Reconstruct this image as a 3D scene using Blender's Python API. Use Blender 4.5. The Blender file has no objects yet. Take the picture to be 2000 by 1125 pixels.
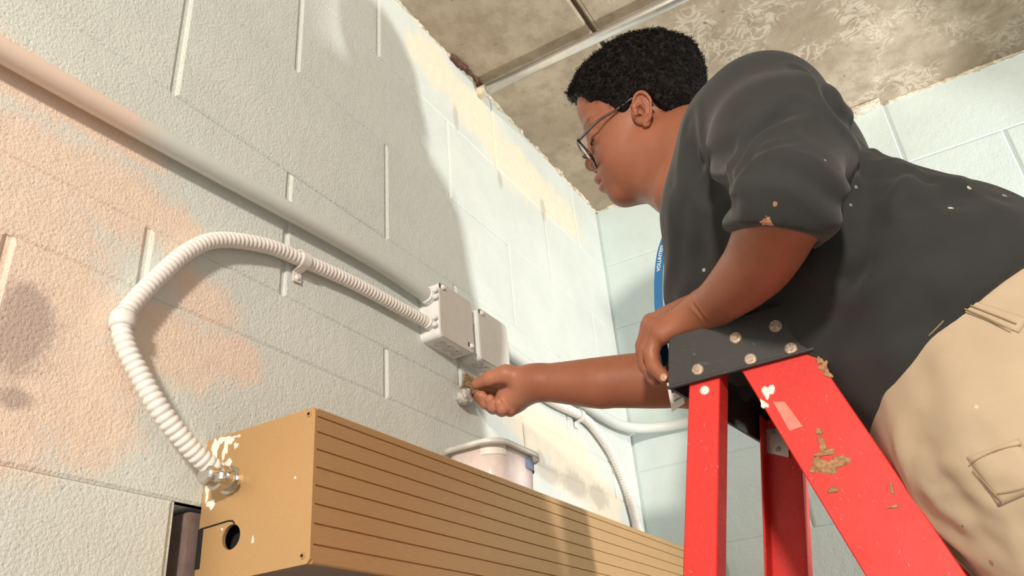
import bpy, bmesh, math, random
import numpy as np
from mathutils import Vector, Matrix
from mathutils.bvhtree import BVHTree

random.seed(7); RNG = np.random.default_rng(7)
scene = bpy.context.scene
COL = scene.collection

# ------------------------------------------------------------------ camera
Z0 = 2.0                       # the camera stands 2 m above the floor; figures below are relative to it
MCAM = np.array([[0.50391293, -0.86006841, -0.07971257],
                 [0.37711825, 0.30209688, -0.87551088],
                 [0.77708017, 0.41112018, 0.47657802]])
FPX = 1582.668
CAMP = np.array([0.0, -0.7, 0.0])
cd = bpy.data.cameras.new('camera'); cam = bpy.data.objects.new('camera', cd); COL.objects.link(cam)
r, u, b = MCAM[0], -MCAM[1], -MCAM[2]
cam.matrix_world = Matrix(((r[0], u[0], b[0], 0.0), (r[1], u[1], b[1], -0.7), (r[2], u[2], b[2], Z0), (0, 0, 0, 1)))
cd.sensor_width = 36.0; cd.lens = FPX / 2000 * 36.0; cd.clip_start = 0.02; cd.clip_end = 60
scene.camera = cam

# ------------------------------------------------------------------ light
world = bpy.data.worlds.new('world'); scene.world = world; world.use_nodes = True
world.node_tree.nodes['Background'].inputs[0].default_value = (1.0, 0.93, 0.84, 1)
world.node_tree.nodes['Background'].inputs[1].default_value = 0.66
def lamp(name, kind, loc, energy, color, size, target=None):
    l = bpy.data.lights.new(name, kind); o = bpy.data.objects.new(name, l); COL.objects.link(o)
    o.location = (loc[0], loc[1], loc[2] + Z0); l.energy = energy; l.color = color
    if kind == 'SPOT': l.shadow_soft_size = size; l.spot_size = math.radians(56); l.spot_blend = 0.14
    else: l.shape = 'DISK'; l.size = size
    if target is not None:
        d = Vector((target[0] - loc[0], target[1] - loc[1], target[2] - loc[2]))
        o.rotation_euler = d.to_track_quat('-Z', 'Y').to_euler()
    return o
lamp('work_lamp', 'SPOT', (1.67, -2.05, 0.30), 132, (1.0, 0.99, 0.965), 0.06, (1.79, -0.30, 0.80))
lamp('ceiling_lamp', 'AREA', (-2.2, -1.5, 0.92), 106, (1.0, 0.88, 0.75), 0.24, (0.6, 0.0, 0.5))
vs = scene.view_settings
vs.view_transform = 'Standard'; vs.look = 'None'; vs.exposure = 0.0; vs.gamma = 1.0; vs.use_curve_mapping = False

# ------------------------------------------------------------------ geometry helpers (figures relative to the camera height)
def ray(px, py): return MCAM.T @ np.array([px - 1000.0, py - 562.5, FPX])
def PX(px, py, x): d = ray(px, py); return CAMP + d * (x / d[0])
def PY(px, py, y): d = ray(px, py); return CAMP + d * ((y + 0.7) / d[1])
def PZ(px, py, z): d = ray(px, py); return CAMP + d * (z / d[2])
def nrm(v): v = np.asarray(v, float); return v / (np.linalg.norm(v) + 1e-12)

def tag(o, label=None, cat=None, group=None, kind=None):
    if label: o['label'] = label
    if cat: o['category'] = cat
    if group: o['group'] = group
    if kind: o['kind'] = kind
    return o
ORG = {}
def empty(name, loc, label=None, cat=None, group=None):
    o = bpy.data.objects.new(name, None); COL.objects.link(o)
    o.empty_display_size = 0.05
    o.location = (loc[0], loc[1], loc[2] + Z0); ORG[o.name] = np.asarray(loc, float)
    return tag(o, label, cat, group)
def obj(name, VF, mat, parent=None, smooth=False, origin=None):
    V, F = VF; V = np.asarray(V, float)
    base = ORG[parent.name] if parent is not None else np.zeros(3)
    if origin is None:
        origin = base if parent is not None else np.array([(V[:, 0].min() + V[:, 0].max()) / 2, (V[:, 1].min() + V[:, 1].max()) / 2, V[:, 2].min()])
    origin = np.asarray(origin, float)
    me = bpy.data.meshes.new(name); me.from_pydata((V - origin).tolist(), [], [list(map(int, f)) for f in F] if not isinstance(F, np.ndarray) else F.tolist())
    me.update()
    if smooth: me.shade_smooth()
    if mat: me.materials.append(mat)
    o = bpy.data.objects.new(name, me); COL.objects.link(o)
    ORG[o.name] = origin
    if parent is not None:
        o.parent = parent; o.location = tuple(origin - base)
    else:
        o.location = (origin[0], origin[1], origin[2] + Z0)
    return o
def struct(name, VF, mat, parent=None, smooth=False):
    o = obj(name, VF, mat, parent, smooth)
    if parent is None: o['kind'] = 'structure'
    return o
def join(*parts):
    V = []; F = []; n = 0
    for v, f in parts:
        V.append(np.asarray(v, float)); F += [[i + n for i in q] for q in f]; n += len(v)
    return np.concatenate(V), F
def box(lo, hi):
    x0, y0, z0 = lo; x1, y1, z1 = hi
    V = [(x0, y0, z0), (x1, y0, z0), (x1, y1, z0), (x0, y1, z0), (x0, y0, z1), (x1, y0, z1), (x1, y1, z1), (x0, y1, z1)]
    return np.array(V, float), [[0, 3, 2, 1], [4, 5, 6, 7], [0, 1, 5, 4], [1, 2, 6, 5], [2, 3, 7, 6], [3, 0, 4, 7]]
def from_bm(bm):
    bm.verts.index_update()
    V = np.array([v.co[:] for v in bm.verts]); F = [[v.index for v in f.verts] for f in bm.faces]; bm.free(); return V, F
def bevel(VF, w, seg=2):
    V, F = VF; bm = bmesh.new(); vs_ = [bm.verts.new(v) for v in V]
    for f in F: bm.faces.new([vs_[i] for i in f])
    bmesh.ops.recalc_face_normals(bm, faces=bm.faces)
    bmesh.ops.bevel(bm, geom=list(bm.edges), offset=w, segments=seg, profile=0.5, affect='EDGES')
    return from_bm(bm)
def frames(path):
    P = np.asarray(path, float); T = np.gradient(P, axis=0); T /= np.linalg.norm(T, axis=1)[:, None] + 1e-12
    ref = np.array([0, 0, 1.0]) if abs(T[0][2]) < 0.9 else np.array([1.0, 0, 0])
    N = [nrm(ref - T[0] * (ref @ T[0]))]
    for i in range(1, len(P)):
        n = N[-1] - T[i] * (N[-1] @ T[i]); N.append(nrm(n))
    N = np.array(N); return P, T, N, np.cross(T, N)
def tube(path, rad, sides=12, caps=True):
    P, T, N, B = frames(path); n = len(P)
    R = np.full(n, rad) if np.isscalar(rad) else np.asarray(rad)
    a = np.linspace(0, 2 * np.pi, sides, endpoint=False)
    V = (P[:, None] + R[:, None, None] * (np.cos(a)[None, :, None] * N[:, None] + np.sin(a)[None, :, None] * B[:, None])).reshape(-1, 3)
    F = []
    for i in range(n - 1):
        for k in range(sides):
            k2 = (k + 1) % sides; F.append([i * sides + k, i * sides + k2, (i + 1) * sides + k2, (i + 1) * sides + k])
    if caps: F.append(list(range(sides))[::-1]); F.append([(n - 1) * sides + k for k in range(sides)])
    return V, F
def resample(path, step):
    P = np.asarray(path, float)
    # Catmull-Rom through the points, then even spacing
    Q = np.vstack([2 * P[0] - P[1], P, 2 * P[-1] - P[-2]]); out = []
    for i in range(1, len(Q) - 2):
        for t in np.linspace(0, 1, 24, endpoint=False):
            a, b_, c, d = Q[i - 1], Q[i], Q[i + 1], Q[i + 2]
            out.append(0.5 * ((2 * b_) + (c - a) * t + (2 * a - 5 * b_ + 4 * c - d) * t * t + (3 * b_ - a - 3 * c + d) * t ** 3))
    out.append(P[-1]); out = np.array(out)
    s = np.concatenate([[0], np.cumsum(np.linalg.norm(np.diff(out, axis=0), axis=1))])
    n = max(2, int(round(s[-1] / step))); ss = np.linspace(0, s[-1], n + 1)
    return np.stack([np.interp(ss, s, out[:, k]) for k in range(3)], 1)
def lathe(prof, base, axis, sides=20):
    """prof: list of (radius, height along axis)"""
    ax = nrm(axis); ref = np.array([0, 0, 1.0]) if abs(ax[2]) < 0.9 else np.array([1.0, 0, 0])
    n = nrm(ref - ax * (ref @ ax)); m = np.cross(ax, n); a = np.linspace(0, 2 * np.pi, sides, endpoint=False)
    V = []; F = []
    for (rr, h) in prof:
        for t in a: V.append(np.asarray(base) + ax * h + rr * (math.cos(t) * n + math.sin(t) * m))
    k = len(prof)
    for i in range(k - 1):
        for j in range(sides):
            j2 = (j + 1) % sides; F.append([i * sides + j, i * sides + j2, (i + 1) * sides + j2, (i + 1) * sides + j])
    F.append(list(range(sides))[::-1]); F.append([(k - 1) * sides + j for j in range(sides)])
    return np.array(V), F
def prism(outline, axis, a, b_):
    """outline: 2D points in the plane of the two other axes (in cyclic order), swept along 'axis' from a to b"""
    i = 'xyz'.index(axis); o = [k for k in range(3) if k != i]; n = len(outline); V = []
    for h in (a, b_):
        for p in outline:
            q = [0, 0, 0]; q[i] = h; q[o[0]] = p[0]; q[o[1]] = p[1]; V.append(q)
    F = [list(range(n)), [n + k for k in range(n)][::-1]] + [[k, n + k, n + (k + 1) % n, (k + 1) % n] for k in range(n)]
    return np.array(V, float), F
def fixn(VF):
    V, F = VF; bm = bmesh.new(); vs_ = [bm.verts.new(v) for v in V]
    for f in F:
        try: bm.faces.new([vs_[i] for i in f])
        except ValueError: pass
    bmesh.ops.recalc_face_normals(bm, faces=bm.faces); return from_bm(bm)

# ------------------------------------------------------------------ materials
class NT:
    def __init__(s, name):
        s.m = bpy.data.materials.new(name); s.m.use_nodes = True; s.t = s.m.node_tree; s.b = s.t.nodes['Principled BSDF']
    def n(s, typ, **kw):
        nd = s.t.nodes.new(typ)
        for k, v in kw.items(): setattr(nd, k, v)
        return nd
    def l(s, a, b_): s.t.links.new(a, b_)
    def setv(s, sock, v):
        if isinstance(v, bpy.types.NodeSocket): s.l(v, sock)
        else: sock.default_value = v
    def math(s, op, a, b_=0.0, clamp=False):
        nd = s.n('ShaderNodeMath', operation=op, use_clamp=clamp); s.setv(nd.inputs[0], a); s.setv(nd.inputs[1], b_); return nd.outputs[0]
    def mix(s, f, a, b_):
        nd = s.n('ShaderNodeMix', data_type='RGBA'); s.setv(nd.inputs[0], f)
        s.setv(nd.inputs[6], a if not isinstance(a, tuple) else (*a[:3], 1)); s.setv(nd.inputs[7], b_ if not isinstance(b_, tuple) else (*b_[:3], 1)); return nd.outputs[2]
    def noise(s, vec, scale, detail=3, rough=0.55, dist=0.0):
        nd = s.n('ShaderNodeTexNoise'); s.l(vec, nd.inputs['Vector']); nd.inputs['Scale'].default_value = scale
        nd.inputs['Detail'].default_value = detail; nd.inputs['Roughness'].default_value = rough; nd.inputs['Distortion'].default_value = dist; return nd.outputs[0]
    def smooth(s, v, lo, hi):
        nd = s.n('ShaderNodeMapRange', interpolation_type='SMOOTHSTEP'); s.l(v, nd.inputs[0]); nd.inputs[1].default_value = lo; nd.inputs[2].default_value = hi; return nd.outputs[0]
    def pos(s): return s.n('ShaderNodeNewGeometry').outputs['Position']
    def objc(s): return s.n('ShaderNodeTexCoord').outputs['Object']
    def mapped(s, vec, loc=(0, 0, 0), scale=(1, 1, 1), rot=(0, 0, 0)):
        nd = s.n('ShaderNodeMapping'); s.l(vec, nd.inputs[0]); nd.inputs[1].default_value = loc; nd.inputs[2].default_value = rot; nd.inputs[3].default_value = scale; return nd.outputs[0]
    def length(s, vec):
        nd = s.n('ShaderNodeVectorMath', operation='LENGTH'); s.l(vec, nd.inputs[0]); return nd.outputs['Value']
    def bump(s, h, strength, dist, prev=None):
        nd = s.n('ShaderNodeBump'); s.l(h, nd.inputs['Height']); nd.inputs['Strength'].default_value = strength; nd.inputs['Distance'].default_value = dist
        if prev is not None: s.l(prev, nd.inputs['Normal'])
        return nd.outputs[0]
    def done(s, col=None, rough=None, metal=None, normal=None, spec=None):
        if col is not None: s.setv(s.b.inputs['Base Color'], (*col[:3], 1) if isinstance(col, tuple) else col)
        if rough is not None: s.setv(s.b.inputs['Roughness'], rough)
        if metal is not None: s.b.inputs['Metallic'].default_value = metal
        if spec is not None: s.b.inputs['Specular IOR Level'].default_value = spec
        if normal is not None: s.l(normal, s.b.inputs['Normal'])
        return s.m
def simple(name, col, rough=0.5, metal=0.0, var=0.08, scale=40, bump=0.0, bscale=300, bdist=0.001, spec=None):
    t = NT(name); p = t.objc(); nz = t.noise(p, scale)
    c = t.mix(t.smooth(nz, 0.3, 0.7), tuple(max(0, x * (1 - var)) for x in col), tuple(min(1, x * (1 + var)) for x in col))
    nb = t.bump(t.noise(p, bscale, 4), bump, bdist) if bump else None
    return t.done(c, rough, metal, nb, spec)

def wpos(px, py): q = PY(px, py, 0.0); return q[0], q[2]
NEWP = (0.66, 0.735, 0.715); OLDP_WARM = (0.83, 0.68, 0.57); OLDP_COOL = (0.84, 0.76, 0.61)  # peach and cream are one old paint, lamp tint put into each tone
def patch_mask(t, p, warp, lst, soft=0.42):
    """union of noise-edged ellipses on the left wall: (pixel-free) centre x, z, half sizes, turn"""
    acc = None
    for (cx, cz, rx, rz, a) in lst:
        v = t.n('ShaderNodeVectorMath', operation='SUBTRACT'); t.l(p, v.inputs[0]); v.inputs[1].default_value = (cx, 0, cz + Z0)
        v1 = t.mapped(v.outputs[0], (0, 0, 0), (1, 0, 1), (0, a, 0)); v1 = t.mapped(v1, (0, 0, 0), (1 / rx, 0, 1 / rz))
        d = t.math('ADD', t.length(v1), warp); m = t.smooth(d, 1.0 + soft, 1.0 - soft)
        acc = m if acc is None else t.math('MAXIMUM', acc, m)
    return acc
def wall_paint(name, left):
    t = NT(name); p = t.pos(); NEWP = (0.695, 0.738, 0.705) if left else (0.625, 0.735, 0.735)
    big = t.noise(p, 7, 4, 0.6); fine = t.noise(p, 45, 5, 0.62)
    col = t.mix(t.smooth(big, 0.35, 0.65), tuple(c * 0.97 for c in NEWP), tuple(min(1, c * 1.03) for c in NEWP))
    if left:
        warp = t.math('ADD', t.math('MULTIPLY', t.math('SUBTRACT', t.noise(p, 20, 5, 0.65), 0.5), 1.5), t.math('MULTIPLY', t.math('SUBTRACT', t.noise(p, 90, 5, 0.7), 0.5), 1.3))
        W = lambda a, b_, rx, rz, an=0.0: (*wpos(a, b_), rx, rz, an)
        peach = patch_mask(t, p, warp, [W(40, 150, .095, .034), W(170, 235, .10, .022), W(260, 300, .05, .010), W(60, 300, .085, .045), W(210, 375, .10, .050), W(60, 430, .08, .05), W(330, 430, .045, .022),
                                        W(60, 590, .095, .085), W(120, 740, .080, .070), W(170, 830, .05, .04), W(0, 800, .06, .06), W(350, 680, .065, .045), W(400, 590, .05, .03), W(450, 700, .05, .03), W(30, 500, .09, .04), W(150, 600, .04, .05)])
        col = t.mix(peach, col, t.mix(t.smooth(fine, 0.35, 0.65), OLDP_WARM, tuple(c * 1.06 for c in OLDP_WARM)))
        dust = patch_mask(t, p, warp, [W(40, 640, .030, .042), W(55, 590, .02, .02), W(30, 780, .016, .01)], 0.5)
        col = t.mix(t.math('MULTIPLY', dust, 0.62), col, (0.36, 0.29, 0.28))
        cream = patch_mask(t, p, warp, [W(850, 130, .10, .06, .1), W(930, 225, .13, .065), W(1010, 330, .17, .07), W(1080, 400, .16, .055), W(1060, 850, .15, .05), W(1120, 910, .13, .07), W(1180, 980, .09, .06), W(1000, 800, .08, .03)], 0.3)
        col = t.mix(cream, col, t.mix(t.smooth(fine, 0.35, 0.65), OLDP_COOL, tuple(min(1, c * 1.06) for c in OLDP_COOL)))
        plas = patch_mask(t, p, warp, [W(1070, 925, .055, .018), W(1120, 945, .06, .026), W(1170, 970, .05, .026), W(1055, 900, .02, .02), W(890, 228, .010, .030), W(1060, 410, .012, .032), W(976, 352, .010, .025)], 0.35)
        col = t.mix(t.math('MULTIPLY', plas, 0.6), col, (0.50, 0.45, 0.38))
    speck = t.smooth(t.noise(p, 160, 2, 0.5), 0.735, 0.765)
    col = t.mix(t.math('MULTIPLY', speck, 0.55), col, (0.20, 0.16, 0.13))
    vor = t.n('ShaderNodeTexVoronoi'); t.l(p, vor.inputs['Vector']); vor.inputs['Scale'].default_value = 95
    pits = t.smooth(vor.outputs['Distance'], 0.02, 0.22)
    h = t.math('ADD', t.math('MULTIPLY', t.noise(p, 270, 3, 0.65), 0.8 if left else 0.5), t.math('MULTIPLY', pits, 0.22))
    h = t.math('ADD', h, t.math('MULTIPLY', t.noise(p, 60, 3, 0.6), 0.6))
    n = t.bump(h, 0.5 if left else 0.3, 0.0045)
    return t.done(col, t.math('ADD', t.math('MULTIPLY', big, 0.2), 0.38), 0.0, n, 0.35)
M_WL = wall_paint('paint_wall_left', True); M_WR = wall_paint('paint_wall_right', False)

def ceiling_mat():
    t = NT('bare_concrete'); p = t.pos()
    big = t.noise(p, 3.2, 5, 0.65); mid = t.noise(p, 22, 5, 0.65); fine = t.noise(p, 140, 3, 0.6)
    c = t.mix(t.smooth(big, 0.35, 0.65), (0.37, 0.30, 0.218), (0.50, 0.42, 0.32))
    c = t.mix(t.math('MULTIPLY', t.smooth(mid, 0.4, 0.68), 0.55), c, (0.28, 0.22, 0.155))
    sx = t.n('ShaderNodeSeparateXYZ'); t.l(p, sx.inputs[0])
    reg = t.smooth(sx.outputs[1], -0.28, -0.40)
    sw = t.noise(p, 23, 3, 0.5, 1.7)
    line = t.math('SUBTRACT', 1.0, t.smooth(t.math('ABSOLUTE', t.math('SUBTRACT', sw, 0.5)), 0.0, 0.085), True)
    gate = t.smooth(t.noise(p, 9, 4, 0.6), 0.45, 0.58)
    line = t.math('MULTIPLY', t.math('MULTIPLY', line, gate), reg)
    c = t.mix(t.math('MULTIPLY', line, 0.40), c, (0.84, 0.77, 0.65))
    spot = t.smooth(t.noise(p, 60, 2), 0.70, 0.75); c = t.mix(t.math('MULTIPLY', spot, 0.6), c, (0.10, 0.08, 0.06))
    h = t.math('ADD', t.math('ADD', t.math('MULTIPLY', mid, 0.6), t.math('MULTIPLY', fine, 0.35)), t.math('MULTIPLY', line, 0.12))
    return t.done(c, 0.85, 0.0, t.bump(h, 0.5, 0.005), 0.2)
M_CEIL = ceiling_mat()
M_DARK = simple('dark_gap', (0.03, 0.025, 0.02), 0.9)
M_FLOOR = simple('grey_concrete_floor', (0.34, 0.33, 0.31), 0.7, scale=6, bump=0.2, bscale=60)
M_CAULK = simple('old_caulk', (0.62, 0.56, 0.44), 0.8, var=0.3, scale=60, bump=0.5, bscale=200, bdist=0.004)
M_RUST = simple('rusty_brown', (0.10, 0.045, 0.03), 0.8, var=0.4, scale=90)
def pipe_mat():
    t = NT('painted_pipe'); p = t.pos(); sx = t.n('ShaderNodeSeparateXYZ'); t.l(p, sx.inputs[0]); nz = t.noise(p, 30, 5, 0.65)
    f_ = t.smooth(t.math('ADD', sx.outputs[0], t.math('MULTIPLY', t.math('SUBTRACT', nz, 0.5), 0.12)), 0.45, 0.41)
    c = t.mix(t.math('MULTIPLY', f_, 0.9), (0.66, 0.70, 0.67), (0.82, 0.64, 0.54))
    return t.done(c, 0.45, 0.0, t.bump(nz, 0.2, 0.002), 0.35)
M_PIPE = pipe_mat()
M_EMT = simple('galvanised_pipe', (0.72, 0.72, 0.70), 0.30, 0.85, var=0.05)
M_FLEX = simple('white_painted_conduit', (0.80, 0.775, 0.74), 0.45, var=0.05, scale=120)
M_BOXP = simple('grey_white_painted_steel', (0.78, 0.80, 0.80), 0.42, var=0.04, bump=0.12, bscale=90)
M_BOXD = simple('knockout_grey', (0.60, 0.62, 0.61), 0.5, var=0.06)
M_COVER = simple('cover_plate_paint', (0.60, 0.56, 0.51), 0.5, var=0.03)
M_STEEL = simple('zinc_steel', (0.62, 0.60, 0.57), 0.28, 1.0, var=0.08, scale=120)
M_ALU = simple('aluminium_plate', (0.74, 0.71, 0.66), 0.42, 0.7, var=0.06, scale=60)
M_BRONZE = simple('brass_rivet', (0.44, 0.35, 0.28), 0.45, 0.6, var=0.3, scale=300)
M_BLACK = simple('black_hole', (0.008, 0.008, 0.008), 0.9)
M_WHITE = simple('white_paint_drips', (0.82, 0.79, 0.74), 0.5, var=0.05)
M_MUD = simple('brown_dried_splatter', (0.36, 0.19, 0.09), 0.7, var=0.3, scale=200, bump=0.5, bscale=300)
M_JAMB = simple('brown_door_frame', (0.22, 0.165, 0.15), 0.45, 0.2, var=0.3, scale=30)
def brushed(name, col, rough, metal, axis_scale, var=0.06):
    t = NT(name); p = t.objc(); s = t.mapped(p, (0, 0, 0), axis_scale); n1 = t.noise(s, 60, 3, 0.6); n2 = t.noise(p, 5, 3, 0.6)
    c = t.mix(t.smooth(n1, 0.3, 0.7), tuple(x * (1 - var) for x in col), tuple(min(1, x * (1 + var)) for x in col))
    rr = t.math('ADD', t.math('MULTIPLY', n2, 0.16), rough - 0.08)
    return t.done(c, rr, metal, t.bump(n1, 0.04, 0.001))
M_GOLD = brushed('gold_anodised_aluminium', (0.55, 0.35, 0.165), 0.42, 0.40, (1, 20, 20))
M_GOLDU = brushed('header_underside', (0.45, 0.39, 0.30), 0.40, 0.6, (1, 20, 20))
def rail_mat(name, col, rough, var, stripes):
    t = NT(name); p = t.objc(); n1 = t.noise(t.mapped(p, (0, 0, 0), (1, 30, 3)), 40, 4, 0.65); n2 = t.noise(p, 30, 4, 0.6)
    c = t.mix(t.smooth(n1, 0.3, 0.72), tuple(x * (1 - var) for x in col), tuple(min(1, x * (1 + var * 0.6)) for x in col))
    scr = t.smooth(t.noise(t.mapped(p, (0, 0, 0), (1, 3, 1.2)), 55, 3, 0.6, 2.0), 0.66, 0.74)
    c = t.mix(t.math('MULTIPLY', scr, stripes), c, (0.86, 0.42, 0.36))
    return t.done(c, t.math('ADD', t.math('MULTIPLY', n2, 0.25), rough), 0.0, t.bump(n1, 0.10, 0.0015), 0.4)
M_RED = rail_mat('red_fibreglass', (0.70, 0.034, 0.028), 0.36, 0.16, 0.6)
def cap_mat():
    t = NT('black_plastic_cap'); p = t.objc(); sc = t.smooth(t.noise(t.mapped(p, (0, 0, 0), (1, 2.5, 6), (0.5, 0, 0)), 26, 4, 0.65, 1.0), 0.61, 0.75)
    c = t.mix(t.math('MULTIPLY', sc, 0.6), (0.038, 0.038, 0.038), (0.20, 0.195, 0.18))
    return t.done(c, 0.48, 0.0, t.bump(t.noise(p, 400, 3), 0.12, 0.001), 0.4)
M_CAP = cap_mat()

# ------------------------------------------------------------------ the setting
XC, ZC = 1.894, 1.313          # corner of the two walls, height of the ceiling
OPEN0, OPEN1, OPENZ = 0.552, 1.70, 0.231
FLOORZ = -Z0
wl = struct('wall_left', join(box((-2.6, 0.0032, OPENZ), (XC + 0.2, 0.20, ZC + 0.06)), box((-2.6, 0.0032, FLOORZ), (OPEN0, 0.20, OPENZ)), box((OPEN1, 0.0032, FLOORZ), (XC + 0.2, 0.20, OPENZ))), M_WL)
tag(wl, 'painted block wall with pink bare patches behind the conduits')
wr = struct('wall_right', box((XC + 0.0035, -4.2, FLOORZ), (XC + 0.2, 0.0045, ZC + 0.06)), M_WR)
tag(wr, 'pale blue painted block wall behind the person')
fl = struct('floor', box((-2.6, -4.2, FLOORZ - 0.1), (XC + 0.2, 0.2, FLOORZ)), M_FLOOR); tag(fl, 'grey concrete floor out of view below')
BLK = {}
def block(parent, plane, c0, c1, z0, z1, mat, gh=0.0036, gv=0.0, depth=0.012):
    """one concrete block face; plane 'y' = left wall (c along x), plane 'x' = right wall (c along y)"""
    w = (c1 - c0) - 2 * gh; h = (z1 - z0) - 2 * gv; key = (plane, round(w, 3), round(h, 3))
    if key not in BLK:
        ch = 0.0032; a, b_ = w / 2, h / 2; V = []
        for (d, i) in ((depth, 0), (0.0019, 0), (0, ch)):
            for (sx, sz) in ((-1, -1), (1, -1), (1, 1), (-1, 1)):
                p, q = sx * (a - i), sz * (b_ - i * 1.1)
                V.append((p, d, q) if plane == 'y' else (d, p, q))
        F = [[8, 9, 10, 11]]
        for k in range(4):
            k2 = (k + 1) % 4; F += [[4 + k, 4 + k2, 8 + k2, 8 + k], [k, k2, 4 + k2, 4 + k]]
        if plane == 'x': F = [f[::-1] for f in F]
        me = bpy.data.meshes.new('block'); me.from_pydata(V, [], F); me.update(); me.materials.append(mat); BLK[key] = me
    o = bpy.data.objects.new('block', BLK[key]); COL.objects.link(o); o.parent = parent
    c, z = (c0 + c1) / 2, (z0 + z1) / 2; base = ORG[parent.name]
    loc = np.array([c, random.uniform(-0.0008, 0.0004), z]) if plane == 'y' else np.array([XC + random.uniform(-0.0004, 0.0008), c, z])
    o.location = tuple(loc - base)
S = 0.4214
def course(z0, z1, j0, lo, hi):
    k = math.floor((lo - j0) / S); x = j0 + k * S
    while x < hi - 0.01:
        a, b_ = max(x, lo), min(x + S, hi)
        if b_ - a > 0.03: block(wl, 'y', a, b_, z0, z1, M_WL)
        x += S
for (z0, z1, j0) in ((1.112, ZC, 0.458), (0.918, 1.112, 0.6805), (0.7225, 0.918, 0.4785), (0.523, 0.7225, 0.679), (0.4425, 0.523, 0.4745)):
    course(z0, z1, j0, -1.25, XC)
course(0.231, 0.4425, 0.3335, -1.25, 0.3335); block(wl, 'y', 0.3335, XC, 0.231, 0.4425, M_WL)
for k in range(4):
    z1 = 0.231 - 0.2 * k; course(z1 - 0.2, z1, 0.13 + (0.21 if k % 2 else 0), -0.75, OPEN0 + 0.0045)
zr = [ZC, 1.125, 0.93, 0.735, 0.5335, 0.331, 0.13, -0.07, -0.27]
for k in range(len(zr) - 1):
    j = (-0.806 if k % 2 == 0 else -1.019); j += S * 3
    y = j
    while y > -2.1:
        a, b_ = y - S, min(y, 0.0)
        if b_ - a > 0.03: block(wr, 'x', a, b_, zr[k + 1], zr[k], M_WR, 0.0030, 0.0)
        y -= S

ce = struct('ceiling', box((-2.6, -4.2, ZC + 0.02), (XC + 0.2, 0.2, ZC + 0.12)), M_CEIL); tag(ce, 'bare stained concrete plank ceiling')
for (a, b_) in ((-0.291, 0.01), (-1.515, -0.302), (-2.74, -1.527)):
    obj('plank', bevel(box((-1.6, a, ZC), (XC + 0.15, b_, ZC + 0.03)), 0.004, 1), M_CEIL, ce)
obj('joint_strip', box((-1.6, -0.320, ZC - 0.0015), (XC + 0.1, -0.3125, ZC + 0.01)), M_CEIL, ce)
def ragged(path, r, seed, drop=0.25):
    P = resample(path, 0.006); g = np.random.default_rng(seed); n = len(P)
    k = np.convolve(g.normal(0, 1, n + 8), np.ones(5) / 5, 'same')[4:4 + n]
    rad = np.clip(r * (1 + 0.9 * k), r * drop, r * 2.2); P = P + g.normal(0, r * 0.18, P.shape)
    return tube(P, rad, 7)
tl = struct('trim_1', ragged([(-0.3, 0.001, ZC - 0.001), (0.6, 0.001, ZC - 0.001), (XC, 0.001, ZC - 0.001)], 0.0055, 3), M_CAULK, smooth=True); tag(tl, 'ragged caulk bead between left wall and ceiling')
tr = struct('trim_2', ragged([(XC, 0.0, ZC - 0.001), (XC, -0.9, ZC - 0.001), (XC, -1.9, ZC - 0.001)], 0.0045, 4), M_CAULK, smooth=True); tag(tr, 'ragged caulk bead between right wall and ceiling')
rs = struct('trim_3', ragged([(1.13, -0.004, ZC - 0.004), (1.2, -0.012, ZC - 0.004), (1.255, -0.006, ZC - 0.004)], 0.007, 5), M_RUST, smooth=True); tag(rs, 'rusty gap in the ceiling edge beside the metal pipe')
rs = struct('trim_4', fixn(prism([(-0.74, 1.3), (-0.60, 1.304), (-0.60, 1.311), (-0.80, 1.311)], 'x', XC - 0.035, XC)), M_CAULK); tag(rs, 'flake of pale plaster hanging at the ceiling edge above the back')
# door opening under the header
dj = struct('door_1', join(box((0.575, 0.006, FLOORZ), (0.632, 0.11, 0.225)), box((0.632, 0.03, 0.15), (OPEN1, 0.11, 0.225)), box((OPEN1 - 0.05, 0.006, FLOORZ), (OPEN1, 0.11, 0.225))), M_JAMB); tag(dj, 'brown metal door frame in the wall opening below the gold header')
obj('leaf', box((0.64, 0.05, FLOORZ + 0.01), (OPEN1 - 0.055, 0.09, 0.149)), M_JAMB, dj)

# ------------------------------------------------------------------ gold door header
BX0, BX1, BYF, BZ0, BZ1 = 0.583, 1.80, -0.155, 0.149, 0.302
dh = empty('door_header', ((BX0 + BX1) / 2, BYF / 2, BZ0), 'gold anodised door operator header with horizontal grooves under the plastic tub', 'door header')
gz = [0.2925, 0.2765, 0.2585, 0.2405, 0.2225, 0.2045, 0.186, 0.1665]
prof = [(BYF + 0.006, BZ1)]
prof += [(BYF + 0.0015, BZ1), (BYF, BZ1 - 0.0015)]
for g in gz: prof += [(BYF, g + 0.0009), (BYF + 0.0022, g + 0.0006), (BYF + 0.0022, g - 0.0006), (BYF, g - 0.0009)]
prof += [(BYF, BZ0 + 0.0015), (BYF + 0.0015, BZ0), (BYF + 0.006, BZ0)]
obj('front_cover', fixn(prism(prof, 'x', BX0 + 0.004, BX1)), M_GOLD, dh)
obj('top_cover', box((BX0 + 0.004, BYF + 0.006, BZ1 - 0.004), (BX1, -0.001, BZ1)), M_GOLD, dh)
obj('bottom_cover', box((BX0 + 0.004, BYF + 0.006, BZ0), (BX1, -0.02, BZ0 + 0.004)), M_GOLDU, dh)
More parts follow.
